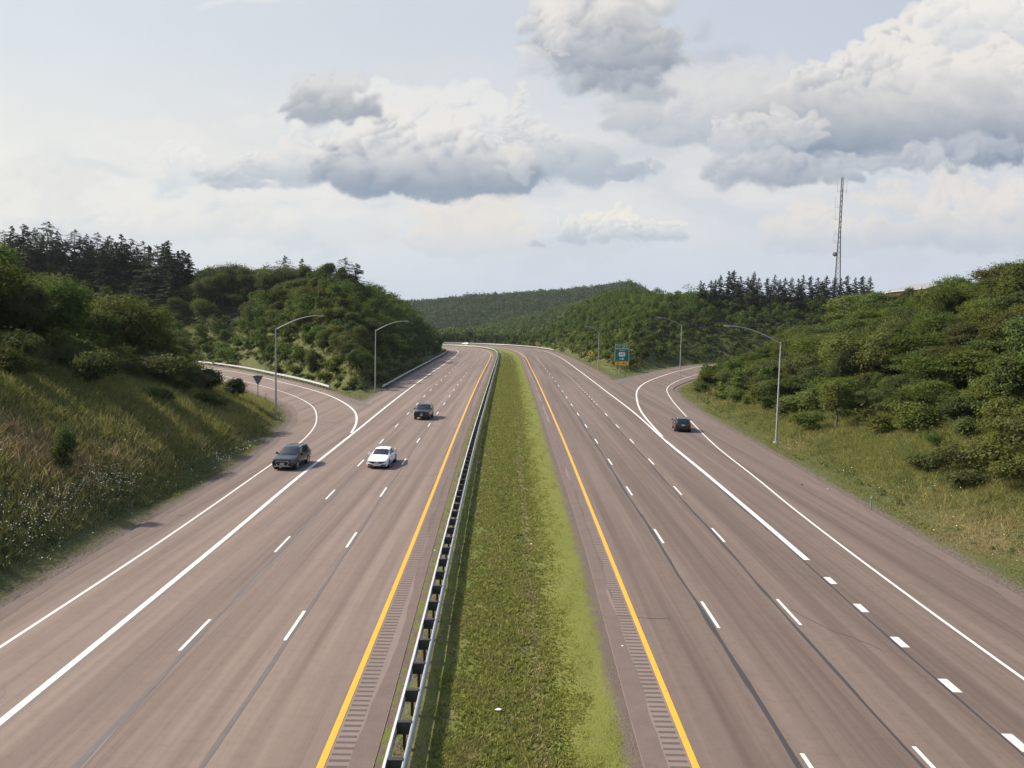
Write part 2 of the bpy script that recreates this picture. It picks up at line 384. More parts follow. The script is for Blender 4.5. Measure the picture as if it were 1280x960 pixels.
def resample(a, step):
    L = np.r_[0, np.cumsum(np.linalg.norm(np.diff(a, axis=0), axis=1))]
    n = max(2, int(round(L[-1]/step))+1); s = np.linspace(0, L[-1], n)
    return np.stack([np.interp(s, L, a[:, 0]), np.interp(s, L, a[:, 1])], 1)
def normals(a):
    d = np.gradient(a, axis=0); d /= np.linalg.norm(d, axis=1)[:, None]
    return np.stack([d[:, 1], -d[:, 0]], 1)         # to the right of travel along the points
def clip_y(a, y0, y1): return a[(a[:, 1] >= y0) & (a[:, 1] <= y1)]
def offset(a, w): return a+normals(a)*w
LN = {k: smooth(v) for k, v in AL.items()}
def poly(*parts): return np.concatenate(parts)
LEFT = poly(LN['PLR'], LN['MSE'][::-1], LN['RGE'][1:], LN['PLE'][::-1])
RIGHT = poly(LN['MR'], LN['RSE'][::-1], LN['RFE'][1:], LN['PRE'][::-1])
def inside(P, x, y):
    r = np.zeros(x.shape, bool); n = len(P)
    for i in range(n):
        x1, y1 = P[i]; x2, y2 = P[(i+1) % n]
        if y1 == y2: continue
        c = (y1 > y) != (y2 > y)
        r ^= c & (x < (x2-x1)*(y-y1)/(y2-y1)+x1)
    return r
def edge_dist(P, x, y):
    best = np.full(x.shape, 1e9)
    for i in range(len(P)):
        a = P[i]; b = P[(i+1) % len(P)]; d = b-a; l = (d*d).sum()
        if l < 1e-9: continue
        t = np.clip(((x-a[0])*d[0]+(y-a[1])*d[1])/l, 0, 1)
        best = np.minimum(best, (x-a[0]-t*d[0])**2+(y-a[1]-t*d[1])**2)
    return np.sqrt(best)
def simplify(P, tol=.06):
    keep = np.zeros(len(P), bool); keep[0] = keep[-1] = True; st_ = [(0, len(P)-1)]
    while st_:
        a, b = st_.pop()
        if b-a < 2: continue
        d = P[b]-P[a]; l = np.linalg.norm(d)+1e-9; q = P[a+1:b]-P[a]
        e = np.abs(q[:, 0]*d[1]-q[:, 1]*d[0])/l; i = int(np.argmax(e))
        if e[i] > tol: i += a+1; keep[i] = True; st_ += [(a, i), (i, b)]
    return P[keep]
LC = simplify(LEFT); RC = simplify(RIGHT)
# zones: the knoll inside the left ramp, the hill between left ramp and motorway, the near right bank, the hill beyond the right ramp
KNOLL = np.array(list(map(tuple, simplify(LN['PLE'])))+[(-400,184),(-400,-40)])
LHILL = np.array(list(map(tuple, simplify(LN['RGE'])))[::-1]+list(map(tuple, simplify(LN['MSE'])))+[(-100,420),(-500,420),(-500,213)])
RBANK = np.array(list(map(tuple, simplify(LN['PRE'])))+[(600,276),(600,-40)])
MEDIAN = np.array(list(map(tuple, simplify(LN['PLR'])))+list(map(tuple, simplify(LN['MR'])))[::-1])
NZ1 = Noise2(31); NZ2 = Noise2(77)
def ss(a, b, x):
    t = np.clip((x-a)/(b-a), 0, 1); return t*t*(3-2*t)
def ground(x, y, want=False):
    """height of the ground, distance to the nearest pavement edge (negative on pavement) and zone"""
    x = np.asarray(x, float); y = np.asarray(y, float); shp = x.shape; x = x.ravel(); y = y.ravel()
    onroad = inside(LC, x, y) | inside(RC, x, y)
    med = inside(MEDIAN, x, y) & ~onroad
    near = (np.abs(x) < 700) & (y < 900)
    d = np.full(x.shape, 400.)
    d[near] = np.minimum(edge_dist(LC, x[near], y[near]), edge_dist(RC, x[near], y[near]))
    d[onroad] *= -1
    kn = inside(KNOLL, x, y); lh = inside(LHILL, x, y); rb = inside(RBANK, x, y)
    rough = fbm(NZ1, x/34, y/34, 4)
    dd = np.maximum(d-1.6, 0)
    # knoll
    Hk = np.interp(y, [0, 60, 85, 110, 140, 175], [18, 17.5, 14, 7.5, 3.0, 1.4])
    zk = Hk*(1-np.exp(-dd/21))*(1+.16*rough)
    # hill behind the ramp
    s = .62+.55*ss(-75, -45, x)+.08*ss(-85, -130, x)
    Hl = 25+10*ss(-70, -150, x)
    e = np.maximum(d-3.0, 0); Hl = Hl*(1-.65*ss(275, 340, y)*ss(-62, -92, x))
    zl = Hl*np.tanh(s*e/Hl)*(1+.18*rough*ss(0, 30, e))
    # right bank
    q = np.maximum(d-1.6, 0); q = q-6*(1-np.exp(-q/6))
    zr = 29*np.tanh(.385*q/29)*(1+.2*rough)
    # hill beyond the right ramp
    w = ss(-16, 50, x-np.clip((y-400)*.25, 0, 60)); e2 = np.maximum(d-3.5, 0)
    Hn = 31-4*ss(60, 110, x)
    zn = Hn*np.tanh(.66*e2/Hn)*(1+.16*rough)*w*(1-.35*ss(385, 450, y)*ss(70, 110, x))
    fade = ss(720, 540, y)
    zn = zn*fade
    # far ridges
    zA = np.clip(10+.24*x+.0004*x*np.abs(x), -6, 52)
    zB = np.clip(52+.115*x, 8, 95)
    zB = zB*(1-.93*ss(.145, .225, x/np.maximum(y, 1)))
    zA = zA*(1-.85*ss(.14, .24, x/np.maximum(y, 1)))
    rA = np.exp(-((y-760)/130.)**2); rB = ss(980, 1330, y)*ss(6000, 1700, y)
    zf = (-4*ss(470, 540, y))*(1-rA)*(1-rB)+zA*rA*(1-rB)+(zB+12*fbm(NZ2, x/160, y/160, 3))*rB
    zn = np.maximum(zn, 0)+zf*ss(465, 560, y)*(1-fade*w*.8)
    z = np.where(kn, zk, np.where(lh, zl, np.where(rb, zr, zn)))
    z = z+.18*rough*ss(1, 8, d)
    z = np.where(d < 1.6, np.minimum(z, -.1), z)
    z = np.where(med, -.12, z)
    z = np.where(y > 3000, z-(y-3000)*.02, z)
    zone = np.where(onroad, 0, np.where(med, 1, np.where(kn, 2, np.where(lh, 3, np.where(rb, 4, 5)))))
    if want: return z.reshape(shp), d.reshape(shp), zone.reshape(shp)
    return z.reshape(shp)
def gz(x, y): return float(ground(np.array([x]), np.array([y]))[0])

# ---- colour fields of the low plants (where the grass is brown, lush or dry)
def tint(x, y, zone):
    """0 lush .. 1 dry brown"""
    t = .25+.5*fbm(NZ2, x/9, y/9, 4)+.35*fbm(NZ1, x/40, y/40, 2)
    for cx, cy, r, a in ((-29,44.5,2.6,.62),(-27,47,2.0,.5),(-26.8,51,1.6,.5),(-31,46,2,.3),(29,46,4,.35),(27.5,42,3,.4),(28,72,2,.35),(29,79,2,.3),(33,55,4,.2),
                         (36,66,9,-.3),(-25,45,1.6,-.15),(-36,70,10,-.25),(-34,56,6,-.2),(24,52,30,-.1)):
        t = t+a*np.exp(-((x-cx)**2+(y-cy)**2)/r**2)
    return np.clip(t-.16*(zone == 3), 0, 1)

# ------------------------------------------------------------------ ground sheet
def grid_axis(core, far, g):
    a = list(core); s = core[-1]-core[-2]
    while a[-1] < far: s *= g; a.append(a[-1]+s)
    return a
def build_ground():
    xs = grid_axis(np.arange(0, 150, 1.3), 9000, 1.12); xn = grid_axis(np.arange(0, 150, 1.3), 9000, 1.12)
    xs = np.array([-q for q in xn[:0:-1]]+xs)
    ys = np.r_[np.arange(-60, 20, 6), np.arange(20, 300, 1.3), np.array(grid_axis(np.arange(300, 480, 2.2), 14000, 1.07))]
    X, Y = np.meshgrid(xs, ys)
    Z, D, ZN = ground(X, Y, True)
    ny, nx = X.shape; idx = np.arange(ny*nx).reshape(ny, nx)
    f = np.stack([idx[:-1,:-1], idx[:-1,1:], idx[1:,1:], idx[1:,:-1]], -1).reshape(-1, 4)
    me = npmesh('ground', np.stack([X, Y, Z], -1), f, True)
    vattr(me, 'edge', np.clip(D, -5, 60)); vattr(me, 'dry', tint(X, Y, ZN))
    t = NT('ground_earth'); p = t.pos()
    n1 = t.noise(p, .9, 6, .65); n2 = t.noise(p, 6, 4, .6); n3 = t.noise(p, .12, 3)
    green = t.mix(n1, (.050,.058,.018), (.105,.115,.036))
    dry = t.mix(n1, (.115,.080,.036), (.20,.15,.075))
    c = t.mix(t.mapr(t.math('ADD', t.attr('dry')[2], t.math('MULTIPLY_ADD', n2, .4, -.2)), .35, .85), green, dry)
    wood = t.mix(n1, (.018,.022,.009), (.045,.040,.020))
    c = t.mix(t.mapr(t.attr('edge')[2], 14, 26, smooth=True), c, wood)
    gravel = t.mix(n2, (.085,.066,.054), (.18,.145,.12))
    c = t.mix(t.mapr(t.math('ADD', t.attr('edge')[2], t.math('MULTIPLY', n1, 1.5)), 2.1, 1.2), c, gravel)
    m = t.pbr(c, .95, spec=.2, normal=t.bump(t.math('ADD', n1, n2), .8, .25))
    return tag(link('ground', me, m), kind='structure')

# ------------------------------------------------------------------ carriageways
def mat_asphalt(tone):
    t = NT('asphalt'); p = t.pos()
    g = t.noise(p, 55, 2, .7)                                            # stone grain
    n1 = t.noise(p, .35, 5, .6)
    st_ = t.noise(t.scaled(p, (.95, .012, 1)), 1.0, 4, .62)              # long streaks of wear along the lanes
    st2 = t.noise(t.scaled(p, (3.2, .03, 1), (9, 3, 0)), 1.0, 3, .6)
    base = t.mix(t.mapr(st_, .36, .64), (.158,.120,.101), (.268,.212,.180))
    base = t.mix(t.math('MULTIPLY', t.mapr(st2, .45, .75), .35), base, (.30,.245,.215))
    base = t.mix(t.math('MULTIPLY', t.mapr(n1, .5, .72), .24), base, (.155,.118,.102))
    base = t.mix(t.mapr(g, .40, .62, 0, .22), base, (.105,.080,.068))
    base = t.mix(t.mapr(g, .60, .75, 0, .12), base, (.33,.28,.25))
    # the right shoulder beyond the ramp and the left shoulder are a paler, older lift
    mott = t.noise(p, 2.6, 4, .7)
    base = t.mix(t.math('MULTIPLY', t.mapr(mott, .50, .68), .20), base, (.10,.078,.068))
    base = t.mix(1., base, tone, 'MULTIPLY')
    return t.pbr(base, t.mapr(g, .3, .7, .74, .95), spec=.35, normal=t.bump(g, .35, .01))
def flat_poly(name, P, z, mat, parent=None, skirt=.35):
    pts = [Vector((q[0], q[1], 0)) for q in P]
    tris = tessellate_polygon([pts])
    v = [(q[0], q[1], z) for q in P]+[(q[0], q[1], z-skirt) for q in P]; n = len(P)
    f = []
    for a, b, c in tris:
        u = (P[b]-P[a]); w = (P[c]-P[a])
        f.append((a, b, c) if u[0]*w[1]-u[1]*w[0] > 0 else (a, c, b))
    f += [(i, (i+1) % n, (i+1) % n+n, i+n) for i in range(n)]
    me = bpy.data.meshes.new(name); me.from_pydata(v, [], f); me.update()
    return link(name, me, mat, parent)
def strip(a, w, z, w2=None):
    """vertices and faces of a ribbon along polyline a"""
    nr = normals(a); h = np.full(len(a), w/2) if np.isscalar(w) else np.asarray(w)/2
    L = a-nr*h[:, None]; R = a+nr*h[:, None]; n = len(a)
    v = np.empty((2*n, 3)); v[0::2, :2] = L; v[1::2, :2] = R; v[:, 2] = z
    i = np.arange(n-1)*2
    return v, np.stack([i, i+1, i+3, i+2], 1)
def strips(name, items, mat, parent):
    V = []; Fc = []; k = 0
    for v, f in items: V.append(v); Fc.append(f+k); k += len(v)
    me = npmesh(name, np.concatenate(V), np.concatenate(Fc))
    return link(name, me, mat, parent)
def dashes(a, first_y, length, period, y0, y1, w, z):
    a = resample(a, .3); s = np.r_[0, np.cumsum(np.linalg.norm(np.diff(a, axis=0), axis=1))]
    s0 = np.interp(first_y, a[:, 1], s) if np.all(np.diff(a[:, 1]) > -1e-6) else s[np.argmin(np.abs(a[:, 1]-first_y))]
    out = []
    for k in range(-40, 60):
        q = s0+k*period
        if q < 0 or q+length > s[-1]: continue
        ym = np.interp(q, s, a[:, 1])
        if not (y0 <= ym <= y1): continue
        n = 5; qs = np.linspace(q, q+length, n)
        seg = np.stack([np.interp(qs, s, a[:, 0]), np.interp(qs, s, a[:, 1])], 1)
        out.append(strip(seg, w, z))
    return out
def paint_mat(name, lo, hi, wear=.56):
    t = NT(name); p = t.pos(); a = t.noise(p, 9, 5, .7); b = t.noise(p, 60, 2, .7)
    c = t.mix(a, lo, hi)
    c = t.mix(t.mapr(t.math('MULTIPLY_ADD', b, .45, a), wear+.22, wear+.36), c, (.22,.18,.155))
    return t.pbr(c, .7, spec=.3)

def build_roads():
    left = tag(flat_poly('road', LEFT, 0, mat_asphalt((.77,.742,.71))), kind='structure')
    right = tag(flat_poly('road', RIGHT, 0, mat_asphalt((.61,.582,.555))), kind='structure')
    white = paint_mat('white_paint', (.52,.51,.47), (.70,.69,.65)); faded = paint_mat('faded_paint', (.40,.36,.32), (.52,.48,.44), .3)
    yel = paint_mat('yellow_paint', (.60,.29,.022), (.70,.36,.035))
    tar = plain('tar_seal', (.040,.035,.034), .55, var=.3, scale=2); tarlight = plain('worn_tar_seal', (.105,.088,.080), .7, var=.3, scale=2)
    Z1 = .008
    # outer shoulders: an older, paler lift of asphalt, laid as sheets
    t = NT('shoulder_asphalt'); p = t.pos(); g = t.noise(p, 45, 3, .7); n1 = t.noise(p, .5, 5, .6)
    c = t.mix(n1, (.165,.128,.111), (.235,.187,.164)); c = t.mix(t.mapr(g, .4, .65, 0, .5), c, (.085,.066,.058)); c = t.mix(t.mapr(g, .58, .76, 0, .45), c, (.34,.29,.26))
    sh = t.pbr(c, .92, spec=.3, normal=t.bump(g, .4, .012))
    t = NT('shoulder_edge'); p = t.pos(); g = t.noise(p, 30, 3, .7); n1 = t.noise(p, 1.2, 5, .6)
    c = t.mix(n1, (.105,.080,.070), (.165,.128,.112)); c = t.mix(t.mapr(g, .55, .7, 0, .5), c, (.21,.17,.15))
    dk = t.pbr(c, .95, spec=.2, normal=t.bump(g, .6, .02))
    def between(a, b, z, n=240):
        A = resample(a, 2.); k = len(A); B = resample(b, np.linalg.norm(np.diff(b, axis=0), axis=1).sum()/(k-1))[:k]
        k = min(k, len(B)); v = np.empty((2*k, 3)); v[0::2, :2] = A[:k]; v[1::2, :2] = B[:k]; v[:, 2] = z
        i = np.arange(k-1)*2; return v, np.stack([i, i+1, i+3, i+2], 1)
    strips('shoulder', [between(LN['YL'], offset(LN['PLR'], 0.02), .004)], sh, left)
    strips('shoulder', [between(offset(LN['MR'], -.02), LN['YR'], .004)], sh, right)
    # crumbling dark edge strips
    def ragged(a, side, w, seed, z=.007):
        a = resample(a, .7); k = np.arange(len(a)); nz = fbm(NZ1, k*.09+seed, k*0+.5, 4)
        ww = np.clip(w*(1+.9*nz), .08, None); nr = normals(a)*side; n = len(a)
        v = np.empty((2*n, 3)); v[0::2, :2] = a+nr*.01; v[1::2, :2] = a+nr*ww[:, None]; v[:, 2] = z
        i = np.arange(n-1)*2; f = np.stack([i, i+1, i+3, i+2], 1)
        return v, (f[:, ::-1] if side < 0 else f)
    strips('broken_edge', [ragged(LN['PLR'], -1, .50, 3), ragged(LN['PLE'], 1, .62, 9), ragged(LN['RGE'], -1, .8, 14), ragged(LN['MSE'], 1, .5, 18)], dk, left)
    strips('broken_edge', [ragged(LN['MR'], 1, .62, 23), ragged(LN['PRE'], -1, .75, 29), ragged(LN['RFE'], 1, .6, 33), ragged(LN['RSE'], -1, .4, 37)], dk, right)
    # edge lines
    strips('yellow_edge_line', [strip(LN['YL'], .20, Z1+.004)], yel, left); strips('yellow_edge_line', [strip(LN['YR'], .20, Z1+.004)], yel, right)
    strips('white_edge_line', [strip(LN['WL'], .27, Z1), strip(LN['RL'], .15, Z1), strip(LN['GL'][1:], .26, Z1+.004)], white, left)
    br = clip_y(LN['BR'], 39.6, 83.5); far = LN['BR'][(LN['BR'][:, 1] > 80.5) | (LN['BR'][:, 0] < 10)]; far = far[:]
    strips('white_edge_line', [strip(br, .33, Z1), strip(far, .24, Z1+.004), strip(LN['RGR'][1:], .26, Z1), strip(LN['RR'], .15, Z1)], white, right)
    # lane dashes
    strips('lane_dashes', dashes(LN['D2L'], 28.4, 3.0, 12.19, 5, 330, .13, Z1)+dashes(LN['D1L'], 27.3, 3.0, 12.19, 5, 330, .13, Z1), white, left)
    strips('lane_dashes', dashes(LN['D1R'], 30.5, 3.0, 12.19, 5, 330, .13, Z1)+dashes(LN['D2R'], 31.0, 3.0, 12.19, 5, 112, .13, Z1)
           +dashes(LN['D2R'], 118, 1.2, 4.3, 116, 205, .14, Z1)+dashes(LN['BR'], 25.3, 1.0, 3.66, 5, 38.5, .33, Z1), white, right)
    # a skewed worn arrow far up the exit lane, and the faint line before the dots begin
    strips('faded_marking', [strip(np.array([(15.2,136),(16.4,133.2)]), .3, Z1), strip(np.array([(16.3,133.6),(17.3,132.6)]), .22, Z1), strip(clip_y(LN['D2R'], 206, 300), .11, Z1)], faded, right)
    # tar seals along the lane joints
    def wig(a, off, w, seed, y0, y1, amp=.10, z=.006):
        a = resample(clip_y(a, y0, y1), .8); k = a[:, 1]
        o = off+amp*fbm(NZ2, k*.07+seed, k*0+.3, 4)*2
        nr = normals(a); a = a+nr*o[:, None]
        return strip(a, np.clip(w*(1+.9*fbm(NZ1, k*.25+seed*3, k*0+.7, 3)), .02, None), z)
    strips('tar_seal', [wig(LN['D1R'], -.29, .17, 1, -20, 170), wig(LN['D2R'], -.27, .14, 5, -20, 150), wig(LN['BR'], -.22, .11, 8, -20, 82)], tar, right)
    strips('tar_seal', [wig(LN['D1L'], .24, .16, 11, -20, 150), wig(LN['D2L'], .14, .14, 14, -20, 150, .07)], tarlight, left)
    strips('tar_seal', [wig(LN['D1L'], .34, .07, 17, -20, 60, .2, .005), wig(LN['WL'], .20, .05, 21, -20, 80, .02, .005)], plain('grey_sealant', (.15,.135,.125), .6), left)
    def crack(pts, w, seed):
        a = resample(smooth(pts, .3), .25); k = np.arange(len(a)); a = a+normals(a)*(.10*fbm(NZ1, k*.3+seed, k*0+.2, 3))[:, None]
        return strip(a, np.clip(w*(1+1.2*fbm(NZ2, k*.4+seed, k*0, 3)), .008, None), .0055)
    strips('crack', [crack([(4.0,31.6),(5.2,31.5),(6.3,31.4),(6.9,31.5)], .05, 1), crack([(12.4,32.8),(12.9,31.4),(13.3,30.4),(14.0,29.6),(14.4,28.6)], .035, 4),
                     crack([(4.5,37.2),(4.6,35.4),(4.75,33.8)], .04, 6), crack([(13.6,38.6),(14.5,37.9),(15.2,37)], .02, 9), crack([(26.4,118),(29,128),(30.6,139)], .04, 13),
                     crack([(7,80),(12,81),(17,80.6)], .03, 15), crack([(24.6,160),(28,162),(33,158.5)], .12, 19), crack([(23.5,166),(27,170),(31.5,172)], .1, 21)], tar, right)
    strips('crack', [crack([(-23.6,88),(-21,90.5),(-18,89.2),(-13,89.6),(-9.6,89)], .07, 2), crack([(-20.6,40),(-20.0,43.5),(-20.4,47)], .03, 5), crack([(-16.6,24.6),(-16.2,24),(-16.0,23.2)], .02, 8),
                     crack([(-5.4,61),(-8,60),(-9.5,60.3)], .05, 12), crack([(-13.6,64.5),(-10,64.0)], .03, 16), crack([(-20.2,101),(-22.2,98),(-23,93)], .05, 22)], tarlight, left)
    # dark patched asphalt at the two noses
    def patch(pts): a = np.array(pts, float); return np.c_[a, np.full(len(a), .005)], np.array([[0,1,2,3]])
    strips('asphalt_patch', [patch([(-22.3,115.6),(-19.6,108.5),(-22.5,110.5),(-25.6,120)]), patch([(-25.6,120),(-22.5,110.5),(-27.5,121),(-31.6,132)])], tarlight, left)
    strips('asphalt_patch', [patch([(22.4,171.2),(21.4,163),(24.5,163.5),(27.4,182)])], tarlight, right)
    # rumble strips: rows of milled grooves beside the yellow lines
    rum = NT('rumble_groove'); p = rum.pos(); rm = rum.pbr(rum.mix(rum.noise(p, 20, 4, .7), (.060,.048,.043), (.135,.108,.095)), .95, spec=.2)
    def rumble(name, a, off, parent):
        a = resample(offset(a, off), .31); nr = normals(a); d = np.stack([-nr[:, 1], nr[:, 0]], 1)
        a, nr, d = a[(a[:, 1] < 280)], nr[(a[:, 1] < 280)], d[(a[:, 1] < 280)]
        rs = np.random.RandomState(4); n = len(a)
        w = .26+.03*rs.rand(n); h = .050+.014*rs.rand(n)
        q = np.stack([a-nr*w[:, None]-d*h[:, None], a+nr*w[:, None]-d*h[:, None], a+nr*w[:, None]+d*h[:, None], a-nr*w[:, None]+d*h[:, None]], 1)
        v = np.concatenate([q, np.full((n, 4, 1), .0085)], -1).reshape(-1, 3)
        return link(name, npmesh(name, v, np.arange(4*n).reshape(n, 4)), rm, parent)
    rumble('rumble_strip', LN['YL'], .45, left); rumble('rumble_strip', LN['YR'], -.45, right)
    return left, right

# ------------------------------------------------------------------ grass median
def build_median():
    A = LN['PLR']; B = LN['MR']; k = 260
    def rs(a, k): 
        s = np.r_[0, np.cumsum(np.linalg.norm(np.diff(a, axis=0), axis=1))]; q = np.linspace(0, 1, k)**1.0*s[-1]
        return np.stack([np.interp(q, s, a[:, 0]), np.interp(q, s, a[:, 1])], 1)
    # rows square across while the road runs straight
    ya = np.r_[np.arange(-40, 330, 1.0)]
    a1 = np.stack([np.interp(ya, A[:, 1], A[:, 0]), ya], 1); b1 = np.stack([np.interp(ya, B[:, 1], B[:, 0]), ya], 1)
    ia = np.argmax(A[:, 1] > 329.5); ib = np.argmax(B[:, 1] > 329.5)
    a1 = np.concatenate([a1, rs(A[ia:], 60)]); b1 = np.concatenate([b1, rs(B[ib:], 60)])
    n = 36; u = np.linspace(0, 1, n)
    P = a1[:, None]*(1-u[None, :, None])+b1[:, None]*u[None, :, None]
    r, _ = P.shape[:2]
    z = -.02+.06*fbm(NZ1, P[..., 0]*.9, P[..., 1]*.5, 4)-.10*np.sin(u*np.pi)[None]**2
    z[:, 0] = -.015; z[:, -1] = -.015; z[:, 1] = np.clip(z[:, 1], -.04, -.005); z[:, -2] = np.clip(z[:, -2], -.04, -.005)
    idx = np.arange(r*n).reshape(r, n)
    f = np.stack([idx[:-1,:-1], idx[:-1,1:], idx[1:,1:], idx[1:,:-1]], -1).reshape(-1, 4)
    me = npmesh('median', np.concatenate([P, z[..., None]], -1), f, True)
    vattr(me, 'across', np.broadcast_to(u, (r, n)))
    t = NT('median_turf'); p = t.pos(); u_ = t.attr('across')[2]
    n1 = t.noise(p, 1.3, 6, .65); n2 = t.noise(p, 14, 4, .65); n3 = t.noise(p, .22, 3)
    uu = t.math('ADD', u_, t.math('MULTIPLY_ADD', n1, .14, -.07))
    green = t.mix(n2, (.080,.098,.022), (.155,.178,.043)); dry = t.mix(n2, (.13,.108,.045), (.21,.18,.082))
    lime = t.mix(n2, (.104,.120,.024), (.178,.188,.042)); earth = t.mix(n2, (.075,.057,.046), (.165,.130,.108))
    c = t.mix(t.mapr(t.math('ADD', n1, t.math('MULTIPLY', n3, .5)), .66, .92), green, dry)
    c = t.mix(t.math('MULTIPLY', t.mapr(uu, .60, .82, smooth=True), t.mapr(n1, .3, .6, .25, 1.)), c, lime)
    # a worn wheel track
    tr = t.math('ABSOLUTE', t.math('SUBTRACT', uu, .62)); c = t.mix(t.math('MULTIPLY', t.mapr(tr, .035, .005, smooth=True), t.mapr(n3, .42, .75)), c, earth)
    c = t.mix(t.mapr(uu, .91, .98, smooth=True), c, earth); c = t.mix(t.mapr(uu, .15, .09, smooth=True), c, t.mix(t.mapr(n1, .45, .6), earth, green))
    m = t.pbr(c, .95, spec=.15, normal=t.bump(t.math('ADD', n1, n2), .8, .06))
    return tag(link('median', me, m), kind='structure')

build_ground()
build_roads()
build_median()
# ------------------------------------------------------------------ plants
def mat_leaf(name, dark, light, hue=.03, trans=.34, rough=.8):
    """leaves: each plant has its own tone, clumps drift slowly, single leaves differ only a little"""
    t = NT(name); p = t.pos()
    isl = t.n('NewGeometry').outputs['Random Per Island']; ob = t.n('ObjectInfo').outputs['Random']
    cl = t.noise(p, .9, 3, .6)
    f = t.math('ADD', t.math('MULTIPLY', isl, .38), t.math('MULTIPLY_ADD', cl, 1.3, -.32), clamp=True)
    c = t.mix(f, dark, light)
    big = t.noise(p, .11, 2, .5)
    hs = t.n('HueSaturation', {'Hue': t.math('ADD', t.mapr(ob, 0, 1, .5-hue, .5+hue), t.mapr(big, .3, .7, -.008, .008)), 'Saturation': t.mapr(t.math('FRACT', t.math('MULTIPLY', ob, 7.31)), 0, 1, .82, 1.08),
                               'Value': t.math('MULTIPLY', t.mapr(t.math('FRACT', t.math('MULTIPLY', ob, 3.77)), 0, 1, .74, 1.26), t.mapr(big, .3, .7, .82, 1.18)), 'Color': c}).outputs[0]
    d = t.n('BsdfPrincipled', {'Base Color': hs, 'Roughness': rough, 'Specular IOR Level': .12})
    tl = t.n('BsdfTranslucent', {'Color': t.mix(1., hs, (1.3,1.35,.5), 'MULTIPLY')})
    return t.done(t.n('MixShader', {0: trans, 1: d.outputs[0], 2: tl.outputs[0]}).outputs[0])
LEAF = mat_leaf('broad_leaves', (.043,.060,.015), (.104,.126,.030))
LEAF2 = mat_leaf('shrub_leaves', (.046,.063,.016), (.114,.134,.034))
NEEDLE = mat_leaf('spruce_needles', (.022,.034,.019), (.048,.066,.034), .03, .14)
JUNI = mat_leaf('juniper_leaves', (.020,.036,.013), (.048,.070,.026), .02, .15)
FARLEAF = mat_leaf('distant_leaves', (.032,.056,.017), (.070,.104,.032), .03, .25)
BARK = plain('bark', (.075,.060,.048), .9, var=.35, scale=4)

def quads(c, nrm, size, rs, asp=.62):
    """leaf quads at points c, facing nrm"""
    n = len(c); nrm = nrm/np.maximum(np.linalg.norm(nrm, axis=1), 1e-6)[:, None]
    r = rs.normal(size=(n, 3)); a = np.cross(nrm, r); a /= np.maximum(np.linalg.norm(a, axis=1), 1e-6)[:, None]; b = np.cross(nrm, a)
    s = (np.asarray(size)*(.65+.7*rs.rand(n)))[:, None]
    v = np.stack([c-a*s*.5, c-b*s*.5*asp, c+a*s*.5, c+b*s*.5*asp], 1)
    # a slight fold so a leaf clump never vanishes edge on
    v[:, 1] += nrm*s*.12; v[:, 3] += nrm*s*.12
    return v.reshape(-1, 3), np.arange(4*n).reshape(n, 4)
def unit(rs, n):
    v = rs.normal(size=(n, 3)); return v/np.linalg.norm(v, axis=1)[:, None]
def crown_pts(rs, n, nl, rx, h, z0, shape='round', spread=.5):
    """lumpy crown of nl lobes in an ellipsoid rx wide, from z0 up to h; returns points and outward normals"""
    C = []; R = []
    for k in range(nl):
        while True:
            q = rs.uniform(-1, 1, 3)
            if np.dot(q, q) < 1: break
        q = q/max(.35, np.linalg.norm(q))*(.30+.42*rs.rand())
        if shape == 'cone': q[:2] *= (1-.55*(q[2]+1)/2)
        C.append(q); R.append(spread*(.48+.8*rs.rand()))
    C = np.array(C); R = np.array(R)
    w = R**2/np.sum(R**2); li = rs.choice(nl, n, p=w)
    u = unit(rs, n); u[:, 2] = np.where(u[:, 2] < -.25, -u[:, 2]*.7, u[:, 2])
    rr = R[li]*(.72+.34*rs.rand(n)**.7)
    u2 = u+.27*rs.normal(size=(n, 3))
    if shape == 'layer': u2 = u2*np.array([1.15, 1.15, .55])
    P = C[li]+u2*rr[:, None]
    if shape == 'layer': u = u*np.array([.5, .5, 1.])+np.array([0, 0, .5])
    nr = u*np.array([1, 1, .9])+np.array([0, 0, .35])+.45*rs.normal(size=(n, 3))
    # ragged shoots that break the outline
    ns = max(6, nl*4); sd_ = unit(rs, ns); sd_[:, 2] = np.abs(sd_[:, 2])*.8+.05; sl = rs.choice(nl, ns); k = rs.rand(n) < .17; si = rs.choice(ns, int(k.sum()))
    P[k] = C[sl[si]]+sd_[si]*(R[sl[si]]*(.85+.55*rs.rand(len(si))*(.5+.5*((si*7) % 5)/4)))[:, None]+.045*rs.normal(size=(len(si), 3)); nr[k] = sd_[si]*.5+np.array([0, 0, .4])+.6*rs.normal(size=(len(si), 3))
    P = P*np.array([rx, rx, (h-z0)/2])*.92+np.array([0, 0, (h+z0)/2])
    P[:, 2] = np.maximum(P[:, 2], z0*.6+.1)
    return P, nr
def crown_mesh(name, seed, n, nl, rx, h, z0, leaf, shape='round', spread=.5):
    rs = np.random.RandomState(seed); P, nr = crown_pts(rs, n, nl, rx, h, z0, shape, spread)
    v, f = quads(P, nr, leaf, rs); return npmesh(name, v, f)
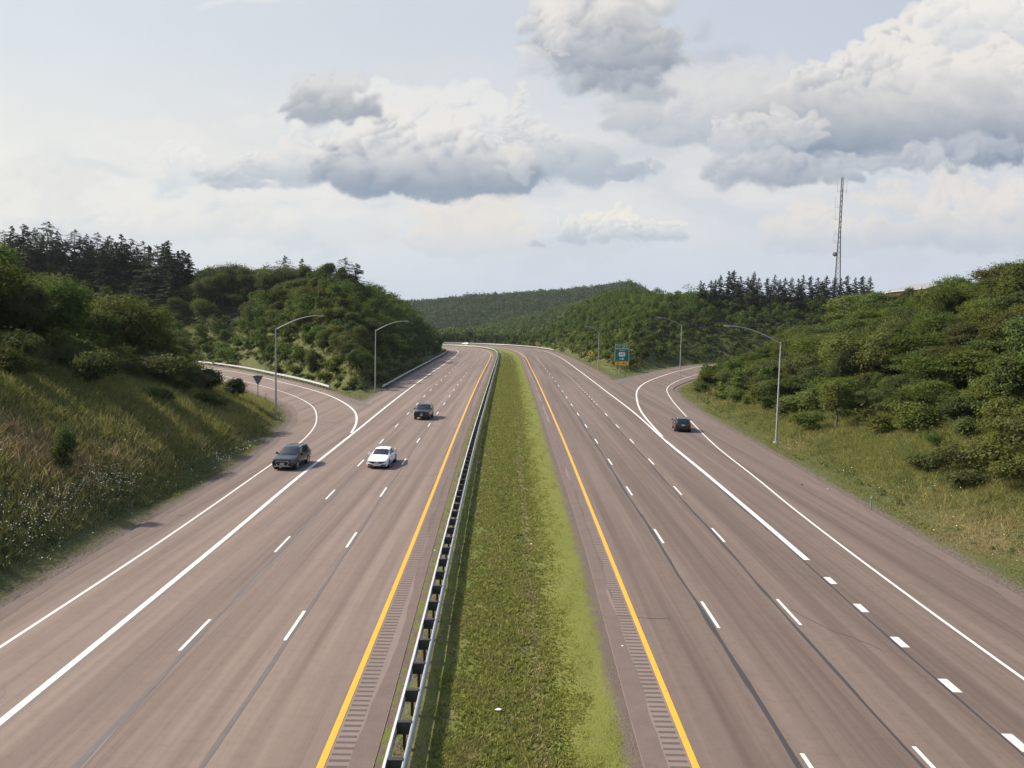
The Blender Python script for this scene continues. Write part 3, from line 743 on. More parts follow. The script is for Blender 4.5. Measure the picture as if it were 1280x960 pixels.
def trunk_mesh(name, seed, h, r, crown_z, spread, limbs=5):
    rs = random.Random(seed); m = MB()
    pts = [(rs.uniform(-.1,.1)*k, rs.uniform(-.1,.1)*k, h*k/5-.25) for k in range(6)]
    m.tube(pts, [r*(1-.14*k) for k in range(6)], 7)
    for k in range(limbs):
        z = crown_z+(h-crown_z)*rs.uniform(.15,.75); a = rs.uniform(0, 6.28); l = spread*rs.uniform(.35,.6)
        m.tube([(0,0,z), (math.cos(a)*l*.5, math.sin(a)*l*.5, z+l*.35), (math.cos(a)*l, math.sin(a)*l, z+l*.55)], [r*.45, r*.3, r*.1], 5)
    return m.mesh(name, True)
def spruce_mesh(name, seed, h, rx, n, gaps=.0, flat=False):
    rs = np.random.RandomState(seed); nb = int(h*9); V = []; F = []; k0 = 0
    for b in range(nb):
        q = (b+rs.rand())/nb; z = h*(.06+.92*q)
        if gaps and rs.rand() < gaps: continue
        L = rx*((1-q)**.72 if not flat else min(1, (1-q)*2.2)**.6)*(.72+.5*rs.rand())+.12
        a = rs.rand()*6.283; m = max(4, int(n/nb*(.35+1.3*(1-q))))
        s = rs.rand(m)**.75
        dirv = np.array([math.cos(a), math.sin(a)]); side = np.array([-dirv[1], dirv[0]])
        w = (rs.rand(m)-.5)*.62*L*(1-.75*s)
        P = np.stack([dirv[0]*L*s+side[0]*w, dirv[1]*L*s+side[1]*w, z-L*.30*s**1.3+.10*L*s*s+rs.normal(size=m)*.07], 1)
        nr = np.stack([dirv[0]*.35+rs.normal(size=m)*.4, dirv[1]*.35+rs.normal(size=m)*.4, .8+rs.normal(size=m)*.35], 1)
        v, f = quads(P, nr, np.full(m, .34)*(.7+.5*(1-q)), rs, .45); V.append(v); F.append(f+k0); k0 += len(v)
    v = np.array([[0,0,h*.97],[.06,.03,h*.95],[0,0,h*1.0],[-.06,-.03,h*.95]]); V.append(v); F.append(np.array([[0,1,2,3]])+k0)
    return npmesh(name, np.concatenate(V), np.concatenate(F))

# one prototype of each kind: (crown mesh, trunk mesh, natural height, leaf material)
PROTO = {}
def proto(key, crown, trunk, h, mat):
    crown.materials.append(mat)
    if trunk: trunk.materials.append(BARK)
    PROTO[key] = (crown, trunk, h)
for i, (sd, nl, rx, h, z0, sp, shp) in enumerate([(11,9,3.4,7.0,.9,.48,'round'),(12,12,3.0,8.0,1.2,.42,'round'),(13,8,3.8,6.6,.8,.5,'round'),(14,14,3.2,9.0,1.4,.36,'cone'),(15,10,2.7,7.6,1.0,.46,'cone'),(16,15,4.2,7.4,1.4,.34,'round'),(17,11,3.5,8.4,1.8,.40,'round'),(18,22,4.2,6.6,.9,.34,'layer'),(19,26,4.6,7.4,1.2,.30,'layer'),(20,18,3.6,6.0,.6,.36,'layer')]):
    proto('tree%d' % i, crown_mesh('crown', sd, 11000, nl, rx, h, z0, .235, shp, sp), trunk_mesh('trunk', sd, h*.8, .17, z0, rx), h, LEAF)
for i, (sd, nl, rx, h, sp) in enumerate([(21,6,1.7,2.4,.55),(22,8,2.1,2.8,.48),(23,5,1.3,2.2,.58),(24,9,2.4,3.2,.42),(25,7,1.6,3.4,.5)]):
    proto('shrub%d' % i, crown_mesh('shrub', sd, 3400, nl, rx, h, .05, .19, 'round', sp), None, h, LEAF2)
for i, (sd, h, rx, g, fl) in enumerate([(31,12,2.7,.06,False),(32,13,2.5,.10,False),(33,11,2.9,.05,False),(34,13,2.6,.22,True),(35,12.5,3.2,.10,True)]):
    proto('spruce%d' % i, spruce_mesh('crown', sd, h, rx, 7500, g, fl), trunk_mesh('trunk', sd, h*.86, .17, 2, .6, 2), h, NEEDLE)
proto('juniper', crown_mesh('crown', 41, 2600, 10, 1.5, 3.4, .1, .22, 'cone', .42), trunk_mesh('trunk', 41, 2.4, .09, .4, .8), 3.4, JUNI)

def wood_thing(kind, key, x, y, height, label, cat, group=None, wide=1., rz=None, sink=.15, z=None):
    crown, trunk, h = PROTO[key]; s = height/h
    z = gz(x, y) if z is None else z
    if rz is None: rz = (x*12.7+y*7.3) % 6.283
    if trunk is None:
        o = link(kind, crown); o.location = (x, y, z-sink); o.rotation_euler = (0, 0, rz); o.scale = (s*wide, s*wide, s)
    else:
        o = empty(kind, (x, y, z-sink), rz); o.scale = (s*wide, s*wide, s)
        link('crown', crown, None, o); link('trunk', trunk, None, o)
    return tag(o, label, cat, group)

# ---- which ground shows from the camera, for leaving out what stands behind the hills
GX = np.arange(-330, 420, 3.0); GY = np.arange(0, 620, 3.0)
GGX, GGY = np.meshgrid(GX, GY); GZ, GD, GZONE = ground(GGX, GGY, True)
def zlook(x, y):
    i = np.clip((x-GX[0])/3, 0, len(GX)-1.001); j = np.clip((y-GY[0])/3, 0, len(GY)-1.001)
    a = i.astype(int); b = j.astype(int); u = i-a; v = j-b
    return (GZ[b,a]*(1-u)+GZ[b,a+1]*u)*(1-v)+(GZ[b+1,a]*(1-u)+GZ[b+1,a+1]*u)*v
def dlook(x, y):
    a = np.clip(((x-GX[0])/3+.5).astype(int), 0, len(GX)-1); b = np.clip(((y-GY[0])/3+.5).astype(int), 0, len(GY)-1); return GD[b, a], GZONE[b, a]
def in_view(x, y, z, pad=0.03):
    """in front of the lens and within its field (a little wider than the frame)"""
    cp, sp_ = math.cos(PITCH), math.sin(PITCH); zz = z-CAM_H
    dep = y*cp-zz*sp_; up = y*sp_+zz*cp
    return (dep > 3) & (np.abs(x) < dep*(.667+pad)) & (up > -dep*(.5+pad)) & (up < dep*.6)
def seen(x, y, top, cover=2.0):
    ok = np.ones(x.shape, bool)
    for t in np.linspace(.08, .96, 48):
        px, py = x*t, y*t; h = CAM_H+(top-CAM_H)*t
        d, zn = dlook(px, py)
        ok &= h > zlook(px, py)+np.where((d > 14) & (t < .93), cover, 0)
    return ok
def scatter(seed, n, x0, x1, y0, y1, cond, gap):
    """dart throwing: points with at least gap metres between them"""
    rs = np.random.RandomState(seed); x = rs.uniform(x0, x1, n); y = rs.uniform(y0, y1, n)
    d, zn = dlook(x, y); m = cond(x, y, d, zn); x, y, d, zn = x[m], y[m], d[m], zn[m]
    keep = []; cell = {}
    for i in range(len(x)):
        g = gap[i] if hasattr(gap, '__len__') else gap(x[i], y[i], d[i])
        ci, cj = int(x[i]//6), int(y[i]//6); bad = False
        for a in (-1,0,1):
            for b in (-1,0,1):
                for k in cell.get((ci+a, cj+b), ()):
                    if (x[k]-x[i])**2+(y[k]-y[i])**2 < g*g: bad = True; break
        if not bad: keep.append(i); cell.setdefault((ci, cj), []).append(i)
    k = np.array(keep, int); return x[k], y[k], d[k], zn[k]

ZN = {2: 'knoll', 3: 'lhill', 4: 'rbank', 5: 'rhill'}
LAB_T = {2: ('leafy green tree in the dark mass crowning the near left bank', 'trees on the near left bank'),
         3: ('green broadleaf tree in the woods covering the left hill behind the ramp guardrail', 'trees on the left hill'),
         4: ('green broadleaf tree in the belt above the right grass verge', 'trees on the right bank'),
         5: ('green broadleaf tree on the right hillside beyond the exit ramp', 'trees on the far right hillside')}
LAB_S = {2: ('low green shrub growing on the near left bank above the meadow', 'shrubs on the near left bank'),
         3: ('bushy green shrub on the lower slope of the left hill behind the guardrail', 'shrubs on the left hill'),
         4: ('bushy green shrub at the edge of the right grass verge', 'shrubs on the right bank'),
         5: ('bushy green shrub on the right hillside behind the green exit sign', 'shrubs on the far right hillside')}
def clearing(x, y):
    """open patches on the left hill and round the signs"""
    return ((x+86)/12)**2+((y-226)/7)**2 < 1
def tree_cond(x, y, d, zn):
    k2 = (zn == 2) & (d > np.interp(y, [0,60,90,110,125,140], [19,17.5,14,11,6,3.5])) & (d < 48) & ~((y > 88) & (x > -.425*y))
    k3 = (zn == 3) & (d > 4.2) & ~clearing(x, y) & ~((x < -88) & (y > 266+.1*(x+88)))
    k4 = (zn == 4) & (d > np.interp(y, [0,50,75,95,120,150,200], [17,16,14.5,12,9,6,5])) & (d < 90)
    k5 = (zn == 5) & (d > 8) & (y < 470) & (x > -2) & ~((x > 66) & (y > 321))
    return k2 | k3 | k4 | k5
def plant_woods():
    rs = np.random.RandomState(1)
    # broadleaf trees
    def gap(x, y, d): return (2.2 if y < 160 and x < 0 else 2.5)+.0040*y+1.3*((x*13.7+y*3.1) % 1)
    x, y, d, zn = scatter(3, 44000, -240, 300, 16, 470, tree_cond, gap)
    hgt = 4.6+3.6*rs.rand(len(x))**1.2
    hgt = np.where(zn == 3, hgt*(.72+.40*ss(6, 32, d)), hgt); hgt = np.where(zn == 5, hgt*(.60+.42*ss(6, 40, d)), hgt)
    hgt = np.where((x < -88) & (y > 232), np.minimum(hgt*.7, 4.5), hgt)
    hgt = np.where(zn == 2, hgt*1.0*np.interp(y, [0,75,110,140], [1.35,1.25,.85,.6]), hgt); hgt = np.where(zn == 4, hgt*(.72+.33*ss(8, 24, d))*np.interp(y, [60,110], [1.0,.95]), hgt)
    z = ground(x, y); top = z+hgt
    ok = in_view(x, y, top, .28) & seen(x, y, top)
    x, y, zn, hgt, top = x[ok], y[ok], zn[ok], hgt[ok], top[ok]
    size = hgt/np.hypot(x, y)*np.where(in_view(x, y, top), 1, .01); order = np.argsort(-size)
    print('broadleaf candidates', len(x), {k: int((zn == k).sum()) for k in ZN})
    # the 290 that stand largest in view are trees of their own, the rest one wood
    own = order[:290]; rest = order[290:]
    for i in own:
        k = 'tree%d' % (rs.randint(7) if rs.rand() > (.45 if zn[i] == 4 else .10) else 7+rs.randint(3)); lab, grp = LAB_T[int(zn[i])]
        wood_thing('broadleaf_tree', k, x[i], y[i], hgt[i], lab, 'tree', grp, wide=.9+.35*rs.rand(), sink=.13*hgt[i] if zn[i] in (2, 4) else .08*hgt[i])
    V = []; F = []; k0 = 0
    for i in rest:
        q = rs.randint(1 << 30); r2 = np.random.RandomState(q); n = int(min(1500, max(260, 130000/np.hypot(x[i], y[i]))))
        w = hgt[i]*(.42+.12*r2.rand()); P, nr = crown_pts(r2, n, 8, w, hgt[i], .3, 'round', .46)
        v, f = quads(P, nr, (.26+.0009*np.hypot(x[i], y[i])), r2); V.append(v+np.array([x[i], y[i], ground(x[i:i+1], y[i:i+1])[0]-.1])); F.append(f+k0); k0 += len(v)
    if V: tag(link('woodland', npmesh('woodland', np.concatenate(V), np.concatenate(F)), LEAF), kind='stuff')
    # shrubs
    def scond(x, y, d, zn):
        k2 = (zn == 2) & (d > np.interp(y, [0,60,90,110,125,140], [15,13.5,8.5,5.5,3.5,2.5])) & (d < 30) & ~((y > 88) & (x > -.415*y))
        k3 = (zn == 3) & (d > 2.6) & (d < 30)
        k4 = (zn == 4) & (d > np.interp(y, [0,50,75,95,120,150,200], [15.5,14.5,12.5,9.5,7,4.5,3.5])) & (d < 26)
        k5 = (zn == 5) & (d > 5.5) & (d < 60) & (y < 470) & (x > 6)
        return (k2 | k3 | k4 | k5) & ~((zn == 3) & clearing(x, y) & (((x*3.1+y*7.7) % 1) < .7))
    x, y, d, zn = scatter(9, 32000, -200, 240, 16, 470, scond, lambda x, y, d: 1.5+.0035*y)
    hgt = 1.3+2.2*rs.rand(len(x))**1.3; hgt = np.where(zn == 2, hgt*.95, hgt); hgt = np.where(d < 7, hgt*.75, hgt)
    z = ground(x, y); top = z+hgt; ok = in_view(x, y, top, .28) & seen(x, y, top, 1.0); x, y, zn, hgt, top = x[ok], y[ok], zn[ok], hgt[ok], top[ok]
    order = np.argsort(-hgt/np.hypot(x, y)*np.where(in_view(x, y, top), 1, .01)); print('shrub candidates', len(x))
    for i in order[:280]:
        lab, grp = LAB_S[int(zn[i])]
        wood_thing('shrub', 'shrub%d' % rs.randint(5), x[i], y[i], hgt[i], lab, 'shrub', grp, wide=.9+.5*rs.rand(), sink=.2)
    V = []; F = []; k0 = 0
    for i in order[280:]:
        r2 = np.random.RandomState(rs.randint(1 << 30)); n = int(min(500, max(110, 30000/np.hypot(x[i], y[i]))))
        P, nr = crown_pts(r2, n, 6, hgt[i]*.75, hgt[i], .05, 'round', .5); v, f = quads(P, nr, .30*math.sqrt(500/n)*.85, r2)
        V.append(v+np.array([x[i], y[i], ground(x[i:i+1], y[i:i+1])[0]-.15])); F.append(f+k0); k0 += len(v)
    if V: tag(link('underwood', npmesh('underwood', np.concatenate(V), np.concatenate(F)), LEAF2), kind='stuff')
    # brush that hides the earth everywhere under the trees
    def bcond(x, y, d, zn):
        return ((zn == 2) & (d > np.interp(y, [0,60,90,110,125,140], [16,15,12,8,5,4])) & (d < 40) & ~((y > 88) & (x > -.415*y))) | ((zn == 3) & (d > 3.6)) | ((zn == 4) & (d > np.interp(y, [0,50,75,95,120,150,200], [15,14,12,9,6.5,4,3]))) | ((zn == 5) & (d > 4.5) & (y < 480) & (x > -5))
    n = 60000; r3 = np.random.RandomState(17); x = r3.uniform(-230, 300, n); y = r3.uniform(28, 480, n); d, zn = dlook(x, y)
    m = bcond(x, y, d, zn); x, y, d = x[m], y[m], d[m]; z = ground(x, y); h = .5+1.4*r3.rand(len(x))**1.6
    ok = in_view(x, y, z+h, .28) & seen(x, y, z+h+.4, .0) & (r3.rand(len(x)) < np.clip(190/np.hypot(x, y), .35, 1)); x, y, z, h, d = x[ok], y[ok], z[ok], h[ok], d[ok]
    print('brush clumps', len(x)); k = 22
    C = np.repeat(np.stack([x, y, z], 1), k, 0); u = unit(r3, len(C)); u[:, 2] = np.abs(u[:, 2]); H = np.repeat(h, k)
    P = C+u*np.stack([H*.95, H*.95, H], 1)*(.6+.45*r3.rand(len(C)))[:, None]
    v, f = quads(P, u+np.array([0,0,.3])+.45*r3.normal(size=u.shape), .26+.0011*np.repeat(np.hypot(x, y), k), r3)
    tag(link('brush', npmesh('brush', v, f), mat_leaf('brush_leaves', (.034,.048,.013), (.080,.100,.027))), kind='stuff')

def px_at(px, py, dist):
    """the point dist metres ahead seen in that direction (px, py on the photograph's own 1280 x 960 grid)"""
    u = px-640; w = 480-py; c, s = math.cos(ROLL), math.sin(ROLL); a = (u*c-w*s)/960; b = (u*s+w*c)/960
    d = (a, math.cos(PITCH)+b*math.sin(PITCH), -math.sin(PITCH)+b*math.cos(PITCH)); t = dist/d[1]
    return d[0]*t, dist, CAM_H+d[2]*t
def plant_spruces():
    rs = np.random.RandomState(6); V = []
    # plantation on the left ridge: ragged tops against the sky
    for (px, py, dist, k) in ((-14,290,232,1),(14,278,236,0),(30,276,240,2),(44,280,238,1),(60,268,226,3),(72,284,230,0),(93,282,232,4),(108,288,240,1),(122,286,232,3),(138,290,228,4),(151,287,224,0),(164,294,232,3),(178,297,226,3),(196,296,216,4),(208,292,214,2),(222,300,212,2),(236,312,216,0),(82,296,222,2),(128,300,218,1),(20,296,224,0),(4,284,246,3),(52,288,228,2),(64,286,240,0),(100,292,224,2),(114,296,232,0),(134,294,238,2),(145,298,220,0),(158,300,226,2),(171,304,222,0),(186,302,228,2),(203,300,222,0),(215,300,208,0),(229,308,214,2),(36,286,224,0),(210,296,226,2)):
        dist += 30; x, y, z = px_at(px, py+3, dist); g = gz(x, y)
        V.append((x, y, min(17., max(7., z-g)), k, 'tall dark spruce in the ragged row along the left ridge', 'spruces on the left ridge'))
    for (px, py, dist, k) in ((432,320,236,4),(355,318,250,4),(446,328,244,2),(378,322,262,0)):
        x, y, z = px_at(px, py, dist); V.append((x, y, max(6., z-gz(x, y)), k, 'dark conifer standing above the broadleaf trees on top of the left hill', 'conifers on top of the left hill'))
    for i, px in enumerate([876,889,901,911,918,926,935,943,949,960,969,982,990,1004,1014,1023,1034,1044,1052,1060,1070,1079,1088,880,895,922,940,975,998,1028]):
        py = 342+5*rs.rand()-(7 if px in (911,943,918) else 0)+(3 if px < 890 else 0)+(4 if i > 22 else 0); dist = 322+14*rs.rand()+(-10 if i > 22 else 0)
        x, y, z = px_at(px, py, dist); V.append((x, y, max(8., min(25, z-gz(x, y))), (0,2,1,0,2)[i % 5], 'dark spruce in the dense row below the radio mast', 'spruces below the radio mast'))
    for (px, py, dist, k) in ((1244,344,190,2),(1232,352,200,0),(1262,340,186,1),(1254,350,182,2)):
        x, y, z = px_at(px, py, dist); V.append((x, y, max(6., z-gz(x, y)), k, 'dark conifer right of the red brick building on the right skyline', 'conifers on the right skyline'))
    for x, y, h, k, lab, grp in V:
        wood_thing('spruce_tree', 'spruce%d' % k, x, y, h, lab, 'conifer', grp, wide=(1.45 if x < 0 else 1.2)+.45*rs.rand(), rz=rs.rand()*6.28)
def on_ground(px, py):
    """where the line of sight through (px, py) meets the ground"""
    u = px-640; w = 480-py; c, s = math.cos(ROLL), math.sin(ROLL); a = (u*c-w*s)/960; b = (u*s+w*c)/960
    d = np.array([a, math.cos(PITCH)+b*math.sin(PITCH), -math.sin(PITCH)+b*math.cos(PITCH)])
    t = np.linspace(15, 700, 3000); x = d[0]*t; y = d[1]*t; z = CAM_H+d[2]*t
    h = np.where((x > GX[0]) & (x < GX[-1]) & (y < GY[-1]), zlook(x, y), -9)
    i = np.argmax(z < np.maximum(h, -.05)); return float(x[i]), float(y[i])
def plant_singles():
    def put(kind, key, px, py, h, label, cat, wide=1., group=None):
        x, y = on_ground(px, py); return wood_thing(kind, key, x, y, h, label, cat, group, wide)
    put('juniper_tree', 'juniper', 264, 494, 3.6, 'dark pointed juniper left of its twin beside the ramp', 'tree', 1.2)
    put('juniper_tree', 'juniper', 293, 500, 3.1, 'dark rounded juniper next to the yield sign, nearer the ramp than its twin', 'tree', 1.45)
    put('broadleaf_tree', 'tree2', 222, 458, 3.4, 'small round tree standing alone where the ramp disappears behind the left bank', 'tree', 1.1)
    put('shrub', 'shrub4', 76, 594, 3.0, 'narrow upright sapling alone in the brown grass of the left meadow', 'sapling', .62)
    put('shrub', 'shrub0', 122, 492, 3.4, 'dark bush alone on the shaded left slope below the trees', 'shrub', .8)
    put('broadleaf_tree', 'tree4', 1044, 536, 5.6, 'tall dark shrubby tree at the front of the right belt, beside the nearest lamp post', 'tree', 1.25)
    put('shrub', 'shrub1', 1010, 540, 2.6, 'dark low bush between the nearest right lamp post and the tall shrubby tree', 'shrub', 1.2)
    for i, (px, py, h, w) in enumerate(((172,468,1.6,1.3),(192,474,1.8,1.3),(212,484,1.7,1.4),(228,494,1.5,1.5),(244,488,1.8,1.3),(252,506,1.4,1.5),(272,512,1.3,1.4),(206,502,1.2,1.4),(150,470,1.8,1.2),(186,500,1.3,1.3))):
        put('shrub', 'shrub%d' % ((0,1,3,2)[i % 4]), px, py, h, 'low leafy bush in the band running down the left bank towards the junipers', 'shrub', w, 'bushes in the band on the left bank')
    for i, (px, py, h, w, lab) in enumerate(((1150,588,1.7,1.5,'low spreading dark bush, leftmost of the clump in the right meadow'),(1192,592,2.6,1.2,'rounded dark bush in the middle of the clump in the right meadow'),(1244,596,3.0,1.3,'largest dark bush of the clump in the right meadow'),(1282,612,2.7,1.3,'dark bush cut by the right edge of the picture in the right meadow'),(1205,612,1.5,1.4,'small bush in front of the clump in the right meadow'))):
        put('shrub', 'shrub%d' % (1, 3, 1, 3, 0)[i], px, py, h, lab, 'shrub', w)
    put('broadleaf_tree', 'tree0', 256, 412, 9.0, 'big round dark tree standing out on the left hillside below the spruces', 'tree', .95)
    for px, py, dist, k, h, w, lab in ((1197,345,205,5,9.,1.5,'broad dark round tree hiding the middle of the red brick building'),(1138,347,210,3,8.,.9,'slender light green tree poking above the belt left of the brick building'),(1095,356,215,6,8.,1.1,'green tree at the left end of the brick building roof'),(1276,330,120,1,9.5,1.2,'tallest green tree on the right skyline at the picture edge'),(1075,359,222,7,7.,1.5,'flat topped green tree below the foot of the radio mast'),(1112,357,214,8,7.,1.3,'wide green tree in front of the grey roof, left of the slender one'),(1156,361,208,9,7.,1.2,'low spreading green tree in front of the red brick corner'),(1246,362,140,0,8.,1.3,'wide green tree below the skyline conifers near the right picture edge')):
        x, y, z = px_at(px, py, dist); g = gz(x, y); wood_thing('broadleaf_tree', 'tree%d' % k, x, y, max(h, z-g), lab, 'tree', None, w)
    for i, (px, py, w) in enumerate(((246,318,1.1),(262,323,1.3),(279,321,1.0),(297,325,1.4),(313,320,1.2),(330,322,1.2),(345,318,1.1),(268,334,1.5),(305,335,1.5),(340,333,1.4),(410,322,1.1),(428,319,1.0))):
        x, y, z = px_at(px, py, 236+(i*7) % 12); g = gz(x, y); wood_thing('broadleaf_tree', 'tree%d' % ((2,1,4,0,6,3)[i % 6]), x, y, min(11, max(5., z-g)), 'green tree on the skyline of the left hill, right of the dark spruces', 'tree', 'skyline trees right of the left spruces', w)
    put('broadleaf_tree', 'tree1', 925, 452, 5.0, 'bright green tree at the bend where the exit ramp vanishes', 'tree', 1.1)
def far_woods():
    rs = np.random.RandomState(12); out = []
    def field(n, y0, y1, a0, a1, hmin, hmax, leaves, leaf, name):
        y = rs.uniform(y0, y1, n); x = y*rs.uniform(a0, a1, n)
        z, d, zn = ground(x, y, True); m = (zn == 5) & (d > 9); x, y, z = x[m], y[m], z[m]
        V = []; F = []; k0 = 0
        for i in range(len(x)):
            h = rs.uniform(hmin, hmax); P, nr = crown_pts(rs, leaves, 5, h*.40, h, h*.12, 'round', .55)
            v, f = quads(P, nr, leaf, rs); V.append(v+np.array([x[i], y[i], z[i]-.4])); F.append(f+k0); k0 += len(v)
        tag(link(name, npmesh(name, np.concatenate(V), np.concatenate(F)), FARLEAF), kind='stuff')
    field(4200, 466, 880, -.20, .28, 6.5, 11.5, 60, 1.3, 'valley_woodland')
    field(8200, 1030, 1600, -.20, .27, 11, 18, 46, 2.5, 'ridge_woodland')
    # long low weeds along the far verge
# ---- grass
def mat_grass(name):
    t = NT(name); i = t.n('NewGeometry').outputs['Random Per Island']; dr = t.attr('dry')[2]
    g = t.mix(i, (.140,.148,.038), (.29,.28,.092)); b = t.mix(i, (.27,.20,.095), (.48,.38,.20))
    c = t.mix(t.mapr(t.math('ADD', dr, t.math('MULTIPLY_ADD', i, .5, -.25)), .35, .8), g, b)
    d = t.n('BsdfDiffuse', {'Color': c}); tl = t.n('BsdfTranslucent', {'Color': c})
    return t.done(t.n('MixShader', {0: .5, 1: d.outputs[0], 2: tl.outputs[0]}).outputs[0])
GRASS = mat_grass('grass_blades')
def blades(x, y, z, h, w, lean, rs, nb):
    """nb triangular blades for each tuft; returns vertices and faces"""
    n = len(x)*nb; X = np.repeat(x, nb); Y = np.repeat(y, nb); Z = np.repeat(z, nb); H = np.repeat(h, nb)*(.55+.75*rs.rand(n)); W = np.repeat(w, nb)
    a = rs.rand(n)*6.283; s = np.repeat(h, nb)*.30
    bx = X+rs.normal(size=n)*s; by = Y+rs.normal(size=n)*s; ca, sa = np.cos(a), np.sin(a)
    l = lean*H*rs.normal(size=n); l2 = lean*H*rs.normal(size=n)
    v = np.stack([np.stack([bx-ca*W, by-sa*W, Z-.05], 1), np.stack([bx+ca*W, by+sa*W, Z-.05], 1), np.stack([bx+l, by+l2, Z+H], 1)], 1)
    return v.reshape(-1, 3), np.arange(3*n).reshape(n, 3)
def meadow():
    rs = np.random.RandomState(40)
    def region(seed, n, x0, x1, y0, y1, cond, hf, nb, name, w=.013):
        r = np.random.RandomState(seed); x = r.uniform(x0, x1, n); y = r.uniform(y0, y1, n); d, zn = dlook(x, y); d = edge(x, y)
        m = cond(x, y, d, zn) ; x, y, d, zn = x[m], y[m], d[m], zn[m]; z = ground(x, y)
        ok = in_view(x, y, z+.3, .26); x, y, d, zn, z = x[ok], y[ok], d[ok], zn[ok], z[ok]
        dist = np.hypot(x, y); ok = r.rand(len(x)) < np.clip((75/dist)**1.2, .12, 1); x, y, d, zn, z, dist = (q[ok] for q in (x, y, d, zn, z, dist))
        h = hf(x, y, d, r); v, f = blades(x, y, z, h, w*(1+dist/55), .6, r, nb)
        me = npmesh(name, v, f); vattr(me, 'dry', np.repeat(tint(x, y, zn), nb*3)); print(name, len(f))
        return tag(link(name, me, GRASS), kind='stuff')
    def edge(x, y): return np.where(inside(LC, x, y) | inside(RC, x, y), -1, np.minimum(edge_dist(LC, x, y), edge_dist(RC, x, y)))
    tall = lambda x, y, d, r: (.14+.36*ss(.8, 5, d))*(.6+.8*r.rand(len(x)))*(1+.5*fbm(NZ2, x/3, y/3, 3))
    short = lambda x, y, d, r: (.10+.32*ss(1.5, 8, d))*(.5+.9*r.rand(len(x)))*(1+.6*fbm(NZ2, x/3, y/3, 3))
    region(1, 150000, -62, -20, 20, 160, lambda x, y, d, zn: (zn == 2) & (d > .9) & (d < 24), tall, 6, 'meadow_grass')
    region(2, 115000, 23, 62, 20, 180, lambda x, y, d, zn: (zn == 4) & (d > .9) & (d < 20), short, 6, 'verge_grass')
    region(3, 26000, -60, -21, 112, 330, lambda x, y, d, zn: (zn == 3) & (d > .7) & (d < 8), short, 6, 'hillside_grass', .03)
    region(4, 22000, 19, 70, 165, 400, lambda x, y, d, zn: (zn == 5) & (d > .7) & (d < 9), short, 6, 'hillside_grass', .03)
    # leafy weeds standing in the long grass
    V = []; r = np.random.RandomState(55); x = np.r_[r.uniform(-60, -20, 14000), r.uniform(23, 62, 8000)]; y = r.uniform(28, 170, 22000); d, zn = dlook(x, y); d = edge(x, y)
    m = (((zn == 2) & (d > 1.5) & (d < 22)) | ((zn == 4) & (d > 2.5) & (d < 18))) & (fbm(NZ1, x/5+3, y/5, 3) > .02); x, y, d = x[m], y[m], d[m]; z = ground(x, y)
    ok = in_view(x, y, z+.4, .26); x, y, z, d = x[ok], y[ok], z[ok], d[ok]; k = 26; h = np.repeat((.3+.95*r.rand(len(x))**2)*(.5+.5*ss(1, 9, d)), k)
    u = unit(r, len(h)); u[:, 2] = np.abs(u[:, 2]); P = np.repeat(np.stack([x, y, z], 1), k, 0)+u*np.stack([h*.75, h*.75, h], 1)
    v, f = quads(P, u+np.array([0,0,.6])+.5*r.normal(size=u.shape), .13, r); tag(link('meadow_weeds', npmesh('meadow_weeds', v, f), LEAF2), kind='stuff')
    # median turf: short blades, longer ones along the rail
    n = 150000; r = np.random.RandomState(8); y = 17+310*r.rand(n)**2.2; a = np.interp(y, LN['PLR'][:, 1], LN['PLR'][:, 0]); b = np.interp(y, LN['MR'][:, 1], LN['MR'][:, 0]); u = r.rand(n)
    x = a+(b-a)*u; nz = fbm(NZ1, x*.8, y*.5, 4)
    m = (r.rand(n) < 1-ss(110, 320, y)*.95) & ((u > .045) & (u < .955)) & (r.rand(n) < np.where((u > .10) & (u < .2), .12, 1)) & (r.rand(n) < np.where(np.abs(u-.62) < .025, .55, 1)) & (r.rand(n) < np.where((u > .02) & (u < .10), .35, 1)) & (r.rand(n) < np.clip(.55+1.6*(nz+.6*(.5-np.abs(u-.5))), .15, 1))
    x, y, u, nz = x[m], y[m], u[m], nz[m]; z = np.full(len(x), -.07)
    h = (.045+.04*r.rand(len(x)))*(1+.7*nz)*np.where(u < .12, 1.5, 1)*np.where(u > .7, .55, 1)
    v, f = blades(x, y, z+.02, h, .014*(1+y/28), 1.1, r, 4); me = npmesh('median_grass', v, f)
    vattr(me, 'dry', np.repeat(np.clip(.33+.7*nz+.2*(np.abs(u-.62) < .03), 0, 1), 12)); vattr(me, 'lime', np.repeat(ss(.66, .76, u+.05*nz), 12))
    t = NT('turf_blades'); i = t.n('NewGeometry').outputs['Random Per Island']
    g = t.mix(i, (.150,.168,.038), (.30,.31,.088)); bq = t.mix(i, (.19,.155,.065), (.33,.27,.13)); lime = t.mix(i, (.170,.186,.038), (.31,.312,.074))
    c = t.mix(t.mapr(t.math('ADD', t.attr('dry')[2], t.math('MULTIPLY_ADD', i, .4, -.2)), .4, .85), g, bq); c = t.mix(t.attr('lime')[2], c, lime)
    dd = t.n('BsdfDiffuse', {'Color': c}); tl = t.n('BsdfTranslucent', {'Color': c})
    tag(link('median_grass', me, t.done(t.n('MixShader', {0: .3, 1: dd.outputs[0], 2: tl.outputs[0]}).outputs[0])), kind='stuff'); print('median', len(f))
    # white umbels and daisies, pale seed heads
    V = []; F = []; k0 = 0
